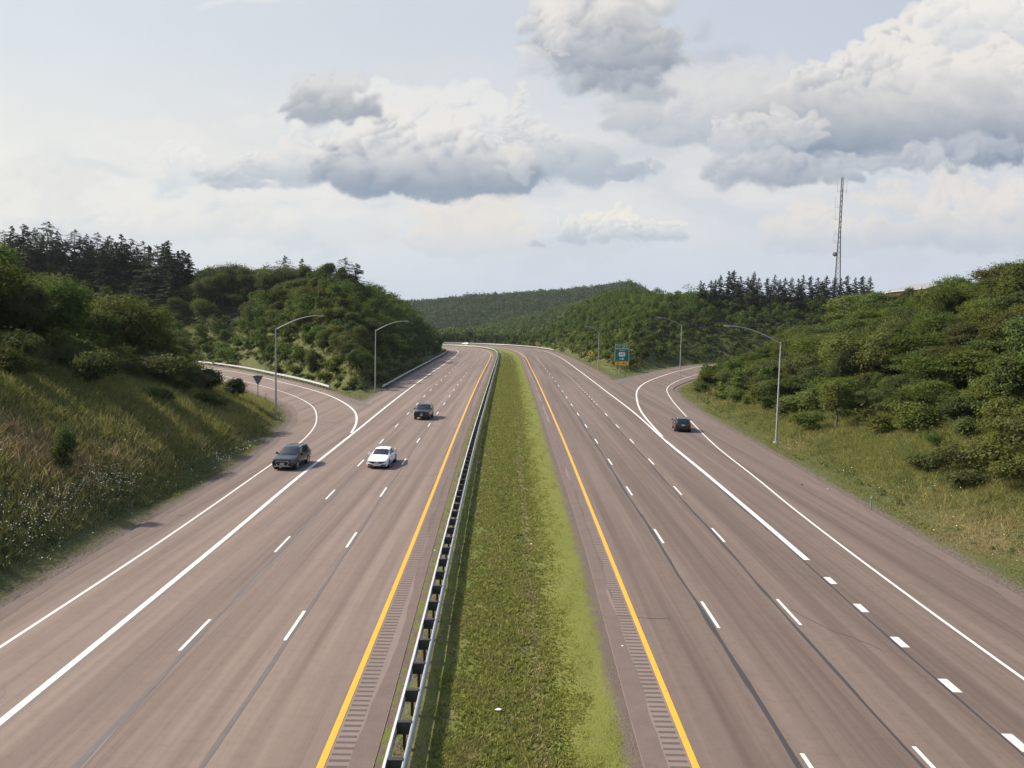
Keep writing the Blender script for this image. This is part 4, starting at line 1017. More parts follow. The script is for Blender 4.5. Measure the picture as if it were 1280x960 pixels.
    for (cx, cy, rx, ry, k) in ((-25.1,47,.9,4,520),(-24.9,40,.9,3,300),(-27.5,56,1.2,3,120),(-23.8,36,.7,4,140),(-24.2,70,.7,9,260),(-26.5,45,3.2,7,120),(-24.5,38,2.4,5,150),(-24.4,64,1.4,12,150),(-27,96,2.5,10,110),(-28,58,4,10,120),(-30,75,5,18,120),(28,60,3.4,16,75),(34,50,5,12,70),(27.8,80,1.5,6,40),(-40,70,6,15,80),(26,46,1.2,6,24)):
        x = cx+rs.normal(size=k)*rx*.6; y = cy+rs.normal(size=k)*ry*.6; m = (edge(x, y) > 1.0); x, y = x[m], y[m]; z = ground(x, y)+.35+.25*rs.rand(len(x))
        r = .016+.022*rs.rand(len(x)); q = np.arange(6)/6*6.283
        v = np.stack([x[:, None]+r[:, None]*np.cos(q), y[:, None]+r[:, None]*np.sin(q), z[:, None]+.5*r[:, None]*np.cos(q+rs.rand(len(x), 1)*6.28)], -1)
        V.append(v.reshape(-1, 3)); F.append(np.arange(len(x)*6).reshape(-1, 6)+k0); k0 += len(x)*6
    tag(link('wildflowers', npmesh('wildflowers', np.concatenate(V), np.concatenate(F)), plain('petals', (.62,.60,.48), .8)), kind='stuff')
plant_woods()
plant_spruces()
plant_singles()
far_woods()
meadow()
# ------------------------------------------------------------------ metals and paints of the made things
GALV = plain('galvanised_steel', (.44,.45,.45), .5, .35, var=.18, scale=3)
GALVD = plain('weathered_steel', (.30,.30,.30), .6, .45, var=.25, scale=4)
POSTD = plain('dark_post', (.030,.028,.027), .8, var=.3, scale=5)
ALU = plain('lamp_aluminium', (.36,.36,.36), .5, .6, var=.12)
SIGNBACK = plain('sign_back', (.17,.175,.17), .6, .5, var=.2)
WOODP = plain('sign_post', (.16,.15,.13), .8, var=.3)

# ------------------------------------------------------------------ guardrails
WB = [(0,.43),(.03,.435),(.085,.49),(.085,.53),(.01,.585),(.01,.62),(.085,.675),(.085,.715),(.03,.765),(0,.77)]
def beam(name, a, side, off, parent, mat=GALV, z=None):
    """a W-shaped rail swept along polyline a, its face to one side (+1 right, -1 left)"""
    nr = normals(a); prof = [(u, w) for u, w in WB]+[(u-.014, w-(.008 if 0 < k < 9 else 0)) for k, (u, w) in reversed(list(enumerate(WB)))]
    n = len(a); k = len(prof); zz = np.zeros(n) if z is None else z
    v = np.empty((n, k, 3))
    for j, (u, w) in enumerate(prof):
        v[:, j, :2] = a+nr*(side*(off+u)); v[:, j, 2] = w+zz
    idx = np.arange(n*k).reshape(n, k); nx = np.roll(idx, -1, axis=1)
    f = np.stack([idx[:-1], idx[1:], nx[1:], nx[:-1]], -1).reshape(-1, 4)
    return link(name, npmesh(name, v, f), mat, parent)
def post_proto(w, block, z0=-.5):
    p = MB().box((0,0,(.70+z0)/2), (w*.55, w, .70-z0)).mesh('post'); b = MB().box((0,0,.605), (block, .14, .36)).box((0,0,.79), (block*.92, .15, .012)).mesh('blockout')
    p.materials.append(POSTD); b.materials.append(POSTD); return p, b
def place_posts(root, a, pm, bm, step, off=0, blk=0, z=None):
    b = resample(a, step); nr = normals(b); P = [(q, n) for q, n in zip(b, nr)]
    P = [(q+n*off, n) for q, n in P if 12 < q[1]]
    P.sort(key=lambda t: t[0][1]); own = P[:100]; rest = P[100:]
    def mat4(q, n, dx=0):
        ang = math.atan2(n[1], n[0]); return Matrix.Translation((q[0]+n[0]*dx, q[1]+n[1]*dx, gz(q[0], q[1])*0 if z is None else z(q[0], q[1]))) @ Matrix.Rotation(ang, 4, 'Z')
    for q, n in own:
        o = link('post', pm, None, root); o.matrix_local = mat4(q, n); c = link('blockout', bm, None, o); c.location = (blk, 0, 0)
    if rest:
        V = []; F = []; k = 0
        for q, n in rest:
            for me, dx in ((pm, 0), (bm, blk)):
                m = mat4(q, n) @ Matrix.Translation((dx, 0, 0)); vs = np.array([tuple(m @ v.co) for v in me.vertices]); V.append(vs); F.append(np.array([list(p.vertices) for p in me.polygons])+k); k += len(vs)
        tag(link('distant_post', npmesh('distant_post', np.concatenate(V), np.concatenate(F)), POSTD, root), kind='stuff')
def guardrails():
    r = tag(empty('median_guardrail'), 'double sided steel guardrail with dark blocks running along the grass median', 'guardrail')
    a = LN['RAIL']; a = a[a[:, 1] > 5]
    beam('rail', a, -1, .22, r); beam('rail', a, 1, .22, r)
    pm, bm = post_proto(.15, .43); place_posts(r, a, pm, bm, 1.905)
    pm2, bm2 = post_proto(.15, .20)
    def single(line, y0, y1, side, off, label):
        s = LN[line]; s = offset(s, off); s = s[(s[:, 1] >= y0) & (s[:, 1] <= y1)]
        g = tag(empty('guardrail'), label, 'guardrail')
        beam('rail', s, side, 0, g); place_posts(g, s, pm2, bm2, 1.905, -side*.20, side*.10)
        e = s[0] if side < 0 or True else s[-1]; d = s[1]-s[0]
        MB().box((e[0]-d[0]*.1, e[1]-d[1]*.1, .60), (.5,.10,.36), math.atan2(d[1], d[0])).build('end_terminal', GALV, g)
        return g
    # the rails face the traffic
    single('RGE', 134.5, 213, -1, .55, 'steel guardrail curving round the outside of the left ramp below the hill')
    single('MSE', 137, 372, 1, -.55, 'steel guardrail at the foot of the left hill along the oncoming carriageway')
    single('RSE', 356, 462, -1, .55, 'steel guardrail on the outside of the distant bend beyond the right carriageway')

# ------------------------------------------------------------------ lamps
def street_lamp(px, py, side, label, reach=5.0, h=10.9, rise=1.75, xy=None):
    x, y = on_ground(px, py) if xy is None else xy; z = gz(x, y)
    r = tag(empty('street_lamp', (x, y, z)), label, 'street lamp', 'street lamps along the ramps')
    MB().tube([(0,0,-.4),(0,0,.12)], .30, 12).box((0,0,.16), (.36,.36,.05)).build('footing', plain('lamp_concrete', (.30,.28,.25), .9), r)
    MB().tube([(0,0,.12),(0,0,h*.5),(0,0,h+.12)], [.118,.098,.07], 12).build('pole', ALU, r, True)
    pts = []
    for k in range(9):
        t = k/8; pts.append((side*reach*(t**.92), 0, h-.05+rise*(1-(1-t)**1.9)))
    MB().tube(pts, [.062-.003*k for k in range(9)], 8).build('arm', ALU, r, True)
    zt = h-.05+rise; e = side*reach
    m = MB(); m.prism([(e-side*.05,zt-.05),(e-side*.02,zt+.07),(e+side*.35,zt+.10),(e+side*.78,zt+.05),(e+side*.82,zt-.02),(e+side*.25,zt-.06)], 'y', .28); l = m.build('luminaire', ALU, r, True)
    MB().box((e+side*.45,0,zt-.055), (.42,.22,.07)).build('lens', plain('lamp_lens', (.55,.55,.5), .2), l)
    return r
def lamps():
    street_lamp(345, 521, 1, 'nearest left lamp post, standing on the grass tip between ramp and meadow')
    street_lamp(469, 489, 1, 'lamp post on the grass point where the left guardrail starts below the hill', h=10.7)
    street_lamp(970, 554, -1, 'nearest right lamp post, tall on the right verge with its arm over the ramp', h=10.75, reach=5.3)
    street_lamp(849.5, 474, -1, 'lamp post at the inner bend of the exit ramp right of the green sign', h=12.8)
    street_lamp(747.5, 462, -1, 'lamp post on the verge between yellow curve sign and green exit sign', h=10.4, reach=3.2)
    for px, lab in ((653, 'farthest lamp post behind the guardrail of the distant bend, right of centre'), (592, 'faint lamp post beyond the distant bend in front of the valley trees, left of centre')):
        x, y, z = px_at(px, 427, 470 if px == 653 else 476); street_lamp(0, 0, -1, lab, xy=(x, y), h=8.2, reach=2.4)

# ------------------------------------------------------------------ signs
def text_mesh(body, size, mat, parent, loc, bold=0., sx=1.):
    c = bpy.data.curves.new('legend', 'FONT'); c.body = body; c.size = size; c.align_x = 'CENTER'; c.align_y = 'CENTER'; c.extrude = .004; c.offset = bold
    tmp = bpy.data.objects.new('legend', c); COL.objects.link(tmp)
    dg = bpy.context.evaluated_depsgraph_get(); me = bpy.data.meshes.new_from_object(tmp.evaluated_get(dg)); bpy.data.objects.remove(tmp)
    me.materials.clear(); o = link('legend', me, mat, parent)
    o.location = loc; o.rotation_euler = (rad(90), 0, 0); o.scale = (sx, 1, 1); return o
def rounded(w, h, r, n=5):
    p = []
    for cx, cy, a0 in ((w/2-r, h/2-r, 0), (-w/2+r, h/2-r, 90), (-w/2+r, -h/2+r, 180), (w/2-r, -h/2+r, 270)):
        for k in range(n+1):
            a = rad(a0+90*k/n); p.append((cx+r*math.cos(a), cy+r*math.sin(a)))
    return p
def panel(name, pts, zc, y, th, mat, parent):
    return MB().prism([(u, w+zc) for u, w in pts], 'y', th).build(name, mat, parent, loc=(0, y, 0))
def signs():
    green = plain('sign_green', (.010,.130,.066), .45, var=.1); white = plain('sign_white', (.70,.72,.70), .5, var=.05); yellow = plain('sign_yellow', (.80,.42,.04), .5, var=.12); black = plain('sign_black', (.012,.012,.012), .5)
    # exit sign in the gore
    x, y = on_ground(776.5, 471.5); z = gz(x, y)
    r = tag(empty('exit_sign', (x, y, z), rad(-4)), 'green exit sign with route shield, arrow and yellow speed plate where the ramp splits off', 'road sign')
    for s in (-1, 1): MB().box((s*.98, .09, 3.2), (.12,.10,7.6)).build('post', WOODP, r)
    W = 3.40; zb = 3.75; H = 3.05
    panel('panel', rounded(W, H, .16), zb+H/2, 0, .05, white, r); panel('panel_face', rounded(W-.14, H-.14, .13), zb+H/2, -.028, .02, green, r)
    zt = zb+H+.04; panel('exit_tab', rounded(W, .90, .12), zt+.45, 0, .05, white, r); panel('exit_tab_face', rounded(W-.14, .76, .09), zt+.45, -.028, .02, green, r)
    text_mesh('EXIT', .40, white, r, (-.80, -.045, zt+.45), .004); text_mesh('24 A', .60, white, r, (.66, -.045, zt+.45), .008, 1.05)
    text_mesh('SOUTH', .38, white, r, (0, -.045, zb+2.62), .003)
    panel('shield', [(-.60,-.50),(-.80,-.22),(-.74,.12),(-.80,.34),(-.56,.52),(-.26,.44),(0,.52),(.26,.44),(.56,.52),(.80,.34),(.74,.12),(.80,-.22),(.60,-.50),(.2,-.56),(-.2,-.56)], zb+1.72, -.046, .016, white, r)
    text_mesh('435', .66, black, r, (0, -.060, zb+1.68), .01)
    panel('arrow', [(-.60,-.09),(.08,-.09),(.08,-.30),(.56,0),(.08,.30),(.08,.09),(-.60,.09)], zb+.62, -.046, .016, white, r)
    panel('speed_plate', rounded(W, .92, .10), zb-.52, 0, .05, black, r); panel('speed_plate_face', rounded(W-.08, .84, .08), zb-.52, -.028, .02, yellow, r)
    text_mesh('25', .66, black, r, (-.92, -.045, zb-.52), .012); text_mesh('MPH', .50, black, r, (.66, -.045, zb-.52), .012)
    # yellow diamond with a bend arrow
    def diamond(px, py, dist, s, label, face, zc, arrow):
        X, Y, Z = px_at(px, py, dist); g = gz(X, Y); q = tag(empty('warning_sign', (X, Y, g), rad(-3)), label, 'road sign')
        h = Z-g
        MB().box((0, .06, h*.5-.2), (.09,.06,h+.6)).build('post', WOODP, q)
        panel('panel', [(0,-s),(s,0),(0,s),(-s,0)], h, 0, .03, black, q); panel('panel_face', [(0,-s*.95),(s*.95,0),(0,s*.95),(-s*.95,0)], h, -.02, .02, face, q)
        if arrow:
            panel('arrow', [(-.12,-.45),(.10,-.45),(.10,.05),(.02,.20),(-.10,.26),(-.10,.46),(-.48,.14),(-.10,-.16),(-.10,.03),(-.12,0)], h, -.034, .012, black, q)
        return q
    diamond(738.3, 441.3, 232, 1.02, 'yellow diamond sign with a bend arrow on the verge left of the exit sign', plain('diamond_yellow', (.88,.56,.03), .5, var=.05), 2, True)
    diamond(671.5, 429.5, 392, 1.35, 'faded orange diamond sign behind the guardrail of the distant bend', plain('faded_orange', (.62,.36,.05), .6, var=.2), 2, False)
    # back of the yield sign at the end of the left ramp
    x, y = on_ground(322.4, 499.5); z = gz(x, y); q = tag(empty('yield_sign', (x, y, z), rad(14)), 'grey back of a triangular yield sign on a dark post beside the left ramp', 'road sign')
    MB().box((0, .05, 1.5), (.09,.07,4.2)).build('post', POSTD, q)
    panel('panel', [(-.72,.42),(-.66,.50),(.66,.50),(.72,.42),(.06,-.80),(-.06,-.80)], 2.95, 0, .03, SIGNBACK, q)
    # delineator posts
    for px, py, lab, c in ((332.5, 497, 'short grey marker post in the grass beside the ramp right of the yield sign', (.2,.2,.19)), (1088.5, 637, 'thin pale green marker post at the edge of the right verge', (.22,.30,.20))):
        x, y = on_ground(px, py); d = tag(empty('marker_post', (x, y, gz(x, y))), lab, 'marker post')
        MB().box((0,0,.35), (.07,.03,1.3)).build('post', plain('marker', c, .7), d); MB().box((0,-.02,.88), (.06,.012,.12)).build('reflector', white, d)

# ------------------------------------------------------------------ radio mast
def mast():
    X, Y, Z = px_at(1046, 350, 420); g = gz(X, Y); _, _, T = px_at(1052, 222, 420); H = T-g
    r = tag(empty('radio_mast', (X, Y, g)), 'tall steel lattice radio mast with whip antennas and a dish rising behind the spruces', 'radio mast')
    steel = plain('mast_steel', (.17,.165,.165), .7, .2, var=.15); dark = plain('mast_cable', (.045,.045,.05), .7)
    def corner(k, z):
        t = z/H; w = .70+1.9*max(0, 1-t/.62)**1.1; a = rad((-30, 90, 210)[k]); return Vector((math.cos(a)*w, math.sin(a)*w, z))
    N = 26
    for k in range(3): MB().tube([corner(k, H*i/N) for i in range(N+1)], [.19-.06*i/N for i in range(N+1)], 6).build('leg', steel, r)
    m = MB()
    for i in range(N):
        for k in range(3):
            a, b = corner(k, H*i/N), corner((k+1) % 3, H*(i+1)/N); c, d = corner((k+1) % 3, H*i/N), corner(k, H*(i+1)/N)
            m.tube([a, b], .07, 4, False); m.tube([c, d], .07, 4, False); m.tube([corner(k, H*(i+1)/N), corner((k+1) % 3, H*(i+1)/N)], .05, 4, False)
    m.build('bracing', steel, r)
    m = MB()
    for o in (0, .22): m.tube([corner(0, z*H)*1+Vector((-.15-o, -.3, 0)) for z in (0, .3, .6, .93)], .13, 5)
    m.build('cable_run', dark, r)
    def arm(zf, dx, whip, both=False):
        z = H*zf; c = corner(2, z) if dx < 0 else corner(0, z); q = MB(); e = c+Vector((dx, 0, 0))
        q.tube([c, e], .06, 5); q.tube([e+Vector((0,0,-.6)), e+Vector((0,0,whip))], .055, 5); q.tube([c+Vector((0,0,.9)), e+Vector((0,0,.9))], .04, 4)
        q.build('antenna', steel, r)
    arm(.895, -1.9, 6.0); arm(.895, 1.9, 5.6); arm(.78, -2.6, 5.5); arm(.69, -2.3, 4.6); arm(.575, -1.8, 3); arm(.52, -2.2, 4.4)
    MB().tube([(0,0,H-.3),(0,0,H+1.2)], .06, 5).build('tip', steel, r)
    # drum dish to the left
    _, _, zd = px_at(1044, 318, 420); c = corner(2, zd-g); q = MB()
    q.tube([c+Vector((-.5,-.3,0)), c+Vector((-.9,-.5,0)), c+Vector((-1.5,-.9,0)), c+Vector((-1.75,-1.05,0))], [.45,1.15,1.22,.75], 16); q.tube([c, c+Vector((-.7,-.4,0))], .12, 6)
    q.build('dish', dark, r, True)

# ------------------------------------------------------------------ buildings
def buildings():
    t = NT('red_brick'); p = t.n('TexCoord').outputs['Object']; b = t.n('TexBrick', {'Vector': t.scaled(p, (1,1,1)), 'Color1': (.11,.036,.030,1), 'Color2': (.14,.048,.038,1), 'Mortar': (.20,.15,.13,1), 'Scale': 2.2, 'Mortar Size': .012})
    brick = t.pbr(t.mix(t.math('MULTIPLY', t.noise(p, .6, 4), .35), b.outputs[0], (.09,.034,.03)), .9)
    roofm = plain('metal_roof', (.20,.20,.21), .75, .0, var=.08); white = plain('white_trim', (.72,.72,.70), .6, var=.05); glass = plain('dark_glass', (.02,.024,.028), .1)
    X, Y, Z = px_at(1196, 350, 325); g = gz(X, Y)-.5; ap = Z-g; W = 22.; L = 46.; ev = ap-3.4
    r = tag(empty('brick_building', (X, Y, g), rad(-5)), 'red brick building with low grey gable roof showing above the right treetops', 'building')
    m = MB(); m.box((0, L/2, ev/2), (W, L, ev)); m.v += []
    m.add([(-W/2,0,ev),(W/2,0,ev),(0,0,ap-.15),(-W/2,L,ev),(W/2,L,ev),(0,L,ap-.15)], [(0,1,2),(5,4,3)]); m.build('wall', brick, r)
    q = MB()
    for s in (-1, 1):
        q.add([(0,-.7,ap),(s*(W/2+.8),-.7,ev-.25),(s*(W/2+.8),L+.7,ev-.25),(0,L+.7,ap),(0,-.7,ap+.25),(s*(W/2+.8),-.7,ev),(s*(W/2+.8),L+.7,ev),(0,L+.7,ap+.25)], [(0,1,2,3),(7,6,5,4),(0,4,5,1),(1,5,6,2),(2,6,7,3)])
    rf = q.build('roof', roofm, r)
    for s in (-1, 1): MB().box((s*(W/2+.86), L/2, ev-.12), (.12, L+1.4, .34)).build('fascia', plain('grey_trim', (.42,.42,.41), .7), rf)
    for k in range(5):
        w = MB().box((-W/2-.03, 5+9*k, ev-3), (.1, 3.2, 1.6)).build('window', white, r); MB().box((-W/2-.07, 5+9*k, ev-3), (.08, 2.9, 1.3)).build('pane', glass, w)
    for k in (-1, 1):
        w = MB().box((k*5.5, -.03, ev-3), (3.2, .1, 1.6)).build('window', white, r); MB().box((k*5.5, -.07, ev-3), (2.9, .08, 1.3)).build('pane', glass, w)
    # pale houses in the valley
    for px, py, dist, w, lab in ((564, 411, 600, 9, 'small pale house with a light roof among the valley trees left of the bend'), (550, 413, 575, 7, 'little white shed beside the hillside left of the pale valley house')):
        X, Y, Z = px_at(px, py, dist); g = gz(X, Y)-.3; h = max(4., Z-g+1.2); q = tag(empty('house', (X, Y, g), rad(-18)), lab, 'house')
        MB().box((0,0,(h-2)/2), (w, 7, h-2)).build('wall', plain('pale_siding', (.40,.38,.35), .8, var=.08), q)
        rr = MB().prism([(-w/2-.4,h-2.02),(w/2+.4,h-2.02),(w/2-.2,h-1.7),(0,h),(-w/2+.2,h-1.7)][::-1], 'y', 7.8).build('roof', plain('pale_roof', (.20,.20,.20), .8, var=.1), q)
        wd_ = MB().box((0,-3.52,h*.45), (1.6,.1,1.2)).build('window', plain('house_glass', (.03,.035,.04), .15), q)

# ------------------------------------------------------------------ vehicles
def paint(name, col, rough=.22, metal=0., coat=.5):
    t = NT(name); p = t.n('TexCoord').outputs['Object']; d = t.noise(p, 3, 5, .6)
    return t.pbr(t.mix(t.math('MULTIPLY', d, .05), col, (.20,.18,.16)), t.mapr(d, .3, .7, rough-.04, rough+.08), metal, coat=coat, spec=.35, **{'Coat Roughness': .08})
CARGLASS = plain('car_glass', (.012,.016,.020), .06, spec=.8, var=.05)
TYRE = plain('tyre_rubber', (.018,.018,.018), .85); RIM = plain('alloy_rim', (.42,.42,.43), .35, .7); DARKTRIM = plain('dark_trim', (.012,.012,.013), .5); CHROME = plain('bright_trim', (.60,.60,.60), .25, .8)
HEADL = plain('headlight_glass', (.62,.64,.66), .12, spec=.8, var=.05); TAILL = plain('tail_light', (.34,.012,.014), .25, var=.1); PLATE = plain('number_plate', (.48,.48,.45), .5, var=.1)
def vehicle(name, S, x, y, heading, body, label, cat, wheel=(1.38,-1.35), wr=.355, rails=False, front='grille', z=0.004, mirror=None):
    """S: stations front to rear (y, underside, half width, belt height, belt half width[, roof height, roof half width])"""
    r = tag(empty(name, (x, y, z), heading), label, cat)
    rows = []
    for s in S:
        yy, zb, hw, zl, hl = s[:5]
        h = [(hw*.90, zb), (hw, zb+.14), (hw+.005, (zb+zl)/2), (hw-.01, zl-.14), (hl, zl)]
        if len(s) > 5: zr, hr = s[5:]; h += [(hr+.03, zr-.06), (hr*.80, zr), (0, zr+.025)]
        else: h += [(hl*.86, zl+.028), (hl*.55, zl+.05), (0, zl+.06)]
        rows.append([(a, yy, c) for a, c in h]+[(-a, yy, c) for a, c in h[-2::-1]])
    n = len(rows[0]); vs = [p for q in rows for p in q]; fs = []
    for i in range(len(rows)-1):
        for j in range(n-1): fs.append((i*n+j, i*n+j+1, (i+1)*n+j+1, (i+1)*n+j))
        fs.append((i*n, (i+1)*n, (i+1)*n+n-1, i*n+n-1))
    fs += [tuple(range(n)), tuple(range((len(rows)-1)*n+n-1, (len(rows)-1)*n-1, -1))]
    MB().add(vs, fs).build('body', body, r, True)
    V = lambda i, j: Vector(rows[i][j])
    def pane(name, quads_, inset, parent=r):
        m = MB()
        for q in quads_:
            c = sum(q, Vector())/4; nn = (q[1]-q[0]).cross(q[2]-q[0]).normalized()
            if nn.dot(c-Vector((0, c.y*.6, .75))) < 0: nn = -nn
            m.add([c+(p-c)*(1-inset)+nn*.012 for p in q], [(0,1,2,3)])
        return m.build(name, CARGLASS, parent)
    g = [i for i, s in enumerate(S) if len(s) > 5]; f0, f1 = g[0], g[-1]
    def screen(name, i, k):
        # one pane across, from the belt row to the roof row
        a = [V(i, j) for j in range(5, 10)]; b = [V(k, j) for j in range(5, 10)]; m = MB()
        up = Vector((0, (.02 if i < k else -.02), .016)); pts = []
        for t in (.07, .93): pts += [a[j].lerp(b[j], t)*1+up+Vector((-.03 if a[j].x > .1 else .03 if a[j].x < -.1 else 0, 0, 0)) for j in range(5)]
        m.add(pts, [(j, j+1, 6+j, 5+j) for j in range(4)]); return m.build(name, CARGLASS, r, True)
    screen('windscreen', f0-1, f0); screen('rear_window', f1+1, f1)
    for j0, j1 in ((4, 5), (10, 9)):
        for i in g[:-1]: pane('side_window', [[V(i, j0), V(i, j1), V(i+1, j1), V(i+1, j0)]], .10)
        pane('side_window', [[V(f0-1, j0).lerp(V(f0, j0), .45), V(f0, j1).lerp(V(f0-1, j1), .12), V(f0, j1), V(f0, j0)]], .12)
    hw = S[3][2]; F = S[0][0]; B = S[-1][0]; zf = S[1][3]; zr = S[-2][3]
    for wy in wheel:
        for s in (-1, 1):
            MB().tube([(s*(hw-.26), wy, wr), (s*(hw+.006), wy, wr)], wr+.055, 20).build('wheel_arch', DARKTRIM, r)
            w = MB().tube([(s*(hw-.24), wy, wr), (s*(hw-.22), wy, wr), (s*(hw-.01), wy, wr), (s*(hw+.022), wy, wr)], [wr*.9, wr, wr, wr*.92], 24).build('wheel', TYRE, r, True)
            q = MB(); q.tube([(s*(hw+.010), wy, wr), (s*(hw+.026), wy, wr)], wr*.66, 20)
            rim = q.build('rim', RIM, w); q = MB()
            for k in range(5):
                a = 2*math.pi*(k+.5)/5; q.box((s*(hw+.028), wy+math.cos(a)*wr*.42, wr+math.sin(a)*wr*.42), (.006, wr*.16, wr*.26))
            q.build('rim_opening', DARKTRIM, w)
    for s in (-1, 1):
        MB().prism([(-.20,-.055),(.20,-.02),(.23,.07),(-.14,.055)], 'y', .16).build('headlight', HEADL, r, loc=(s*(S[1][2]-.25), F-.14, zf-.15))
        MB().box((s*(S[-2][2]-.16), B+.06, zr-.13), (.30,.14,.20)).build('tail_light', TAILL, r)
        mz = S[3][3]+.10; MB().box((s*(hw+.10), S[3][0]-.32, mz), (.22,.14,.15), 0, .8).build('wing_mirror', body if mirror is None else mirror, r)
        for k in (.15, -.75): MB().box((s*(hw+.008), k, S[4][3]-.20), (.02,.20,.03)).build('door_handle', DARKTRIM if body.name != 'white_car_paint' else body, r)
    if front == 'oct':
        MB().prism([(-.46,.12),(.46,.12),(.56,0),(.42,-.26),(-.42,-.26),(-.56,0)], 'y', .05).build('grille_frame', CHROME, r, loc=(0, F+.004, zf-.22))
        MB().prism([(-.43,.09),(.43,.09),(.52,0),(.39,-.23),(-.39,-.23),(-.52,0)], 'y', .05).build('grille', DARKTRIM, r, loc=(0, F+.016, zf-.22))
        MB().box((0, F-.02, S[0][1]+.03), (1.30,.08,.045)).build('bumper_trim', CHROME, r)
        for s in (-1, 1): MB().box((s*.66, F-.06, zf-.42), (.26,.12,.14)).build('air_intake', DARKTRIM, r)
    elif front == 'wing':
        MB().prism([(-.74,.06),(.74,.06),(.52,-.07),(.3,-.12),(-.3,-.12),(-.52,-.07)], 'y', .10).build('grille', DARKTRIM, r, loc=(0, F-.045, zf-.13))
        for s in (-1, 1): MB().prism([(-.26,-.05),(.20,-.05),(.24,.08),(-.1,.05)] if s > 0 else [(.26,-.05),(-.20,-.05),(-.24,.08),(.1,.05)], 'y', .10).build('air_intake', DARKTRIM, r, loc=(s*.52, F-.03, S[0][1]+.06))
        MB().prism([(-.06,-.04),(.06,-.04),(.045,.045),(-.045,.045)], 'y', .02).build('badge', CHROME, r, loc=(0, F+.012, zf-.13))
    elif front == 'truck':
        MB().prism([(-.55,.14),(.55,.14),(.50,-.20),(-.50,-.20)], 'y', .06).build('grille', DARKTRIM, r, loc=(0, F+.006, zf-.26))
        MB().box((0, F-.02, S[0][1]+.12), (1.6,.16,.24)).build('bumper', DARKTRIM, r); MB().box((0, F+.04, zf-.20), (.30,.012,.05)).build('badge', CHROME, r)
    MB().box((0, F+.055, S[0][1]+.22), (.34,.02,.17)).build('front_plate', PLATE, r)
    MB().box((0, B-.012, zr-.20), (.34,.02,.17)).build('rear_plate', PLATE, r)
    MB().box((0, B+.05, S[-1][1]+.10), (1.45,.14,.22)).build('rear_bumper', DARKTRIM if body.name != 'white_car_paint' else body, r)
    if rails:
        for s in (-1, 1): MB().tube([(s*(S[f0][6]+.0), S[f0][0]-.1, S[f0][5]+.02), (s*(S[f0+1][6]+.0), S[f0+1][0], S[f0+1][5]+.06), (s*S[f1][6], S[f1][0]+.15, S[f1][5]+.02)], .022, 6).build('roof_rail', CHROME, r)
    return r
SUV = [(2.30,.34,.72,.74,.64),(2.20,.27,.87,.88,.78),(1.70,.25,.925,.99,.84),(.98,.25,.93,1.05,.86),(.22,.25,.93,1.06,.865,1.58,.64),(-.55,.25,.93,1.07,.865,1.655,.665),(-1.45,.25,.93,1.09,.86,1.63,.65),(-2.02,.28,.92,1.10,.84,1.54,.60),(-2.27,.32,.88,1.04,.80),(-2.33,.38,.80,.80,.72)]
SEDAN = [(2.32,.28,.70,.58,.62),(2.20,.22,.86,.71,.76),(1.62,.20,.895,.84,.80),(.95,.20,.90,.92,.82),(.10,.20,.90,.94,.825,1.36,.59),(-.50,.20,.90,.95,.825,1.415,.60),(-1.15,.20,.90,.96,.82,1.36,.57),(-1.86,.22,.89,1.0,.78),(-2.24,.28,.84,.99,.74),(-2.31,.34,.76,.78,.66)]
BOXY = [(2.42,.42,.82,.92,.74),(2.34,.36,.94,1.06,.86),(1.75,.34,.96,1.14,.88),(1.10,.34,.965,1.18,.89),(.50,.34,.965,1.19,.89,1.74,.70),(-.35,.34,.965,1.20,.89,1.80,.715),(-1.35,.34,.965,1.21,.89,1.80,.71),(-2.15,.36,.96,1.22,.88,1.74,.68),(-2.36,.40,.94,1.18,.86),(-2.42,.46,.86,.95,.78)]
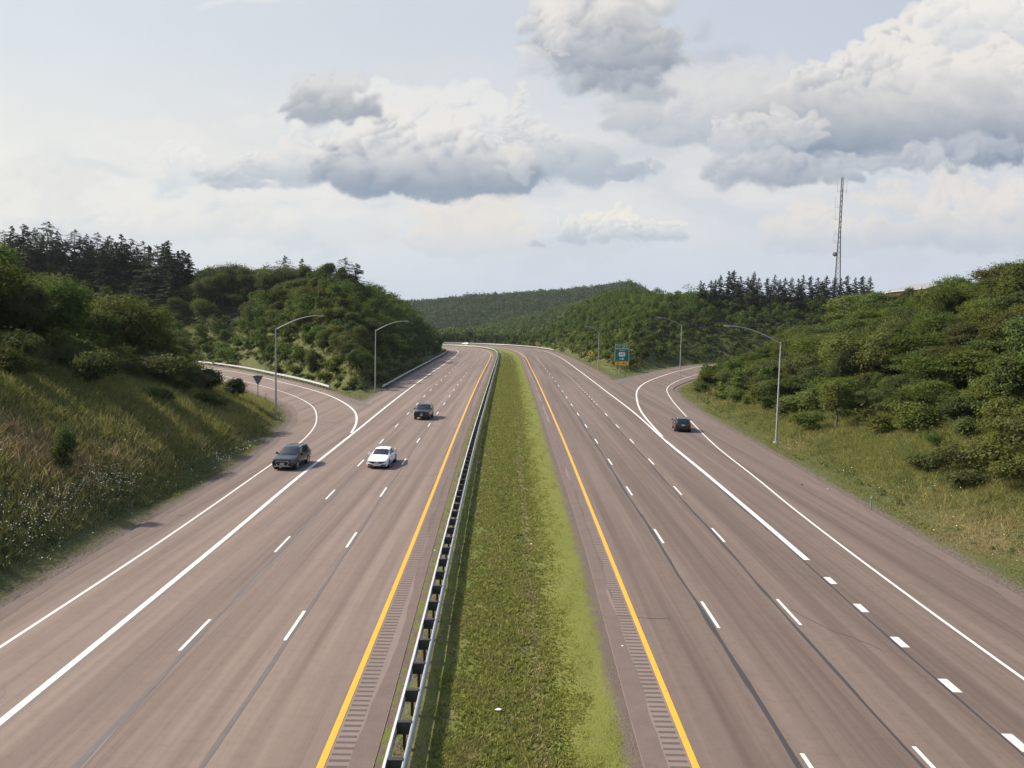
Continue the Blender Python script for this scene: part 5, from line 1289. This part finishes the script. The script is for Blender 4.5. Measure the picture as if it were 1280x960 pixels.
def cars():
    wh = paint('white_car_paint', (.78,.78,.78), .25); bk = paint('black_car_paint', (.006,.007,.008), .2); nv = paint('dark_blue_car_paint', (.007,.010,.018), .2); gy = paint('dark_grey_car_paint', (.010,.010,.011), .22)
    rv = rad(180)
    vehicle('sedan', SEDAN, -10.95, 65.0, rv-rad(2.0), wh, 'white sedan driving towards us in the middle lane', 'car', front='wing', wr=.33, wheel=(1.40,-1.33), z=.009)
    vehicle('sport_utility_vehicle', SUV, -18.25, 63.5, rv-rad(3.5), nv, 'dark blue SUV with chrome framed grille coming down the left ramp lane', 'SUV', rails=True, front='oct', z=.009)
    vehicle('sport_utility_vehicle', BOXY, -11.15, 97.5, rv-rad(1.5), bk, 'black boxy SUV with pale roof glare, farther behind the white sedan', 'SUV', front='truck', wr=.38, wheel=(1.5,-1.45), z=.009)
    vehicle('sport_utility_vehicle', SUV, 20.35, 91.2, -rad(7.5), gy, 'dark SUV seen from behind entering the exit ramp on the right', 'SUV', rails=True, front='oct', z=.009)
    a = LN['D1R']; i = int(np.argmin(np.abs(a[:, 0]+26)+1e3*(a[:, 1] < 380))); d = a[i+1]-a[i]
    vehicle('sedan', SEDAN, a[i][0]+.5, a[i][1]+2.6, math.atan2(d[1], d[0])-math.pi/2, wh, 'tiny white car far away on the distant bend', 'car', front='wing', wr=.33, z=.009)

# ------------------------------------------------------------------ litter and stones
def litter():
    rs = random.Random(3); wm = plain('litter_white', (.7,.7,.68), .6); bm = plain('litter_dark', (.04,.035,.03), .8)
    for px, py, s, m, lab in ((623,889,.20,wm,'crumpled white litter on the median grass in the foreground'),(664,681,.16,wm,'white scrap on the median grass near its upper half'),(544,689,.12,wm,'white scrap by the foot of the median guardrail'),(1034.5,612.5,.14,wm,'white scrap on the right shoulder near the marker post'),(778,810,.10,wm,'pale pebble on the median edge beside the right yellow line'),(1002,607,.22,bm,'dark scrap of tyre on the right shoulder'),(639,838,.24,bm,'dry clod of cut grass lying on the median')):
        x, y = on_ground(px, py); z = max(gz(x, y), -.03) if m is wm or abs(x) > 12 else gz(x, y)
        inr = bool(inside(LC, np.array([x]), np.array([y]))[0] or inside(RC, np.array([x]), np.array([y]))[0]); z = .01 if inr else -.02 if abs(x) < 6 else gz(x, y)+.02
        b = bmesh.new(); bmesh.ops.create_icosphere(b, subdivisions=2, radius=s*.32)
        for v in b.verts: v.co = Vector((v.co.x*1.3, v.co.y, max(-.1*s, v.co.z*.45)))*(1+rs.uniform(-.3,.3))
        me = bpy.data.meshes.new('litter'); b.to_mesh(me); b.free(); tag(link('litter', me, m, loc=(x, y, z+.1*s)), lab, 'litter')
def haze():
    lo, hi = (-900, -45, -60), (900, 1650, 130)
    b = MB().box(((lo[0]+hi[0])/2, (lo[1]+hi[1])/2, (lo[2]+hi[2])/2), (hi[0]-lo[0], hi[1]-lo[1], hi[2]-lo[2]))
    t = NT('haze'); v = t.n('VolumePrincipled', {'Color': (.80,.86,.93,1), 'Density': .00006, 'Anisotropy': .25}); t.t.links.new(v.outputs[0], t.out.inputs[1])
    return tag(b.build('haze', t.m), kind='stuff')
guardrails()
lamps()
signs()
mast()
buildings()
cars()
litter()
haze()
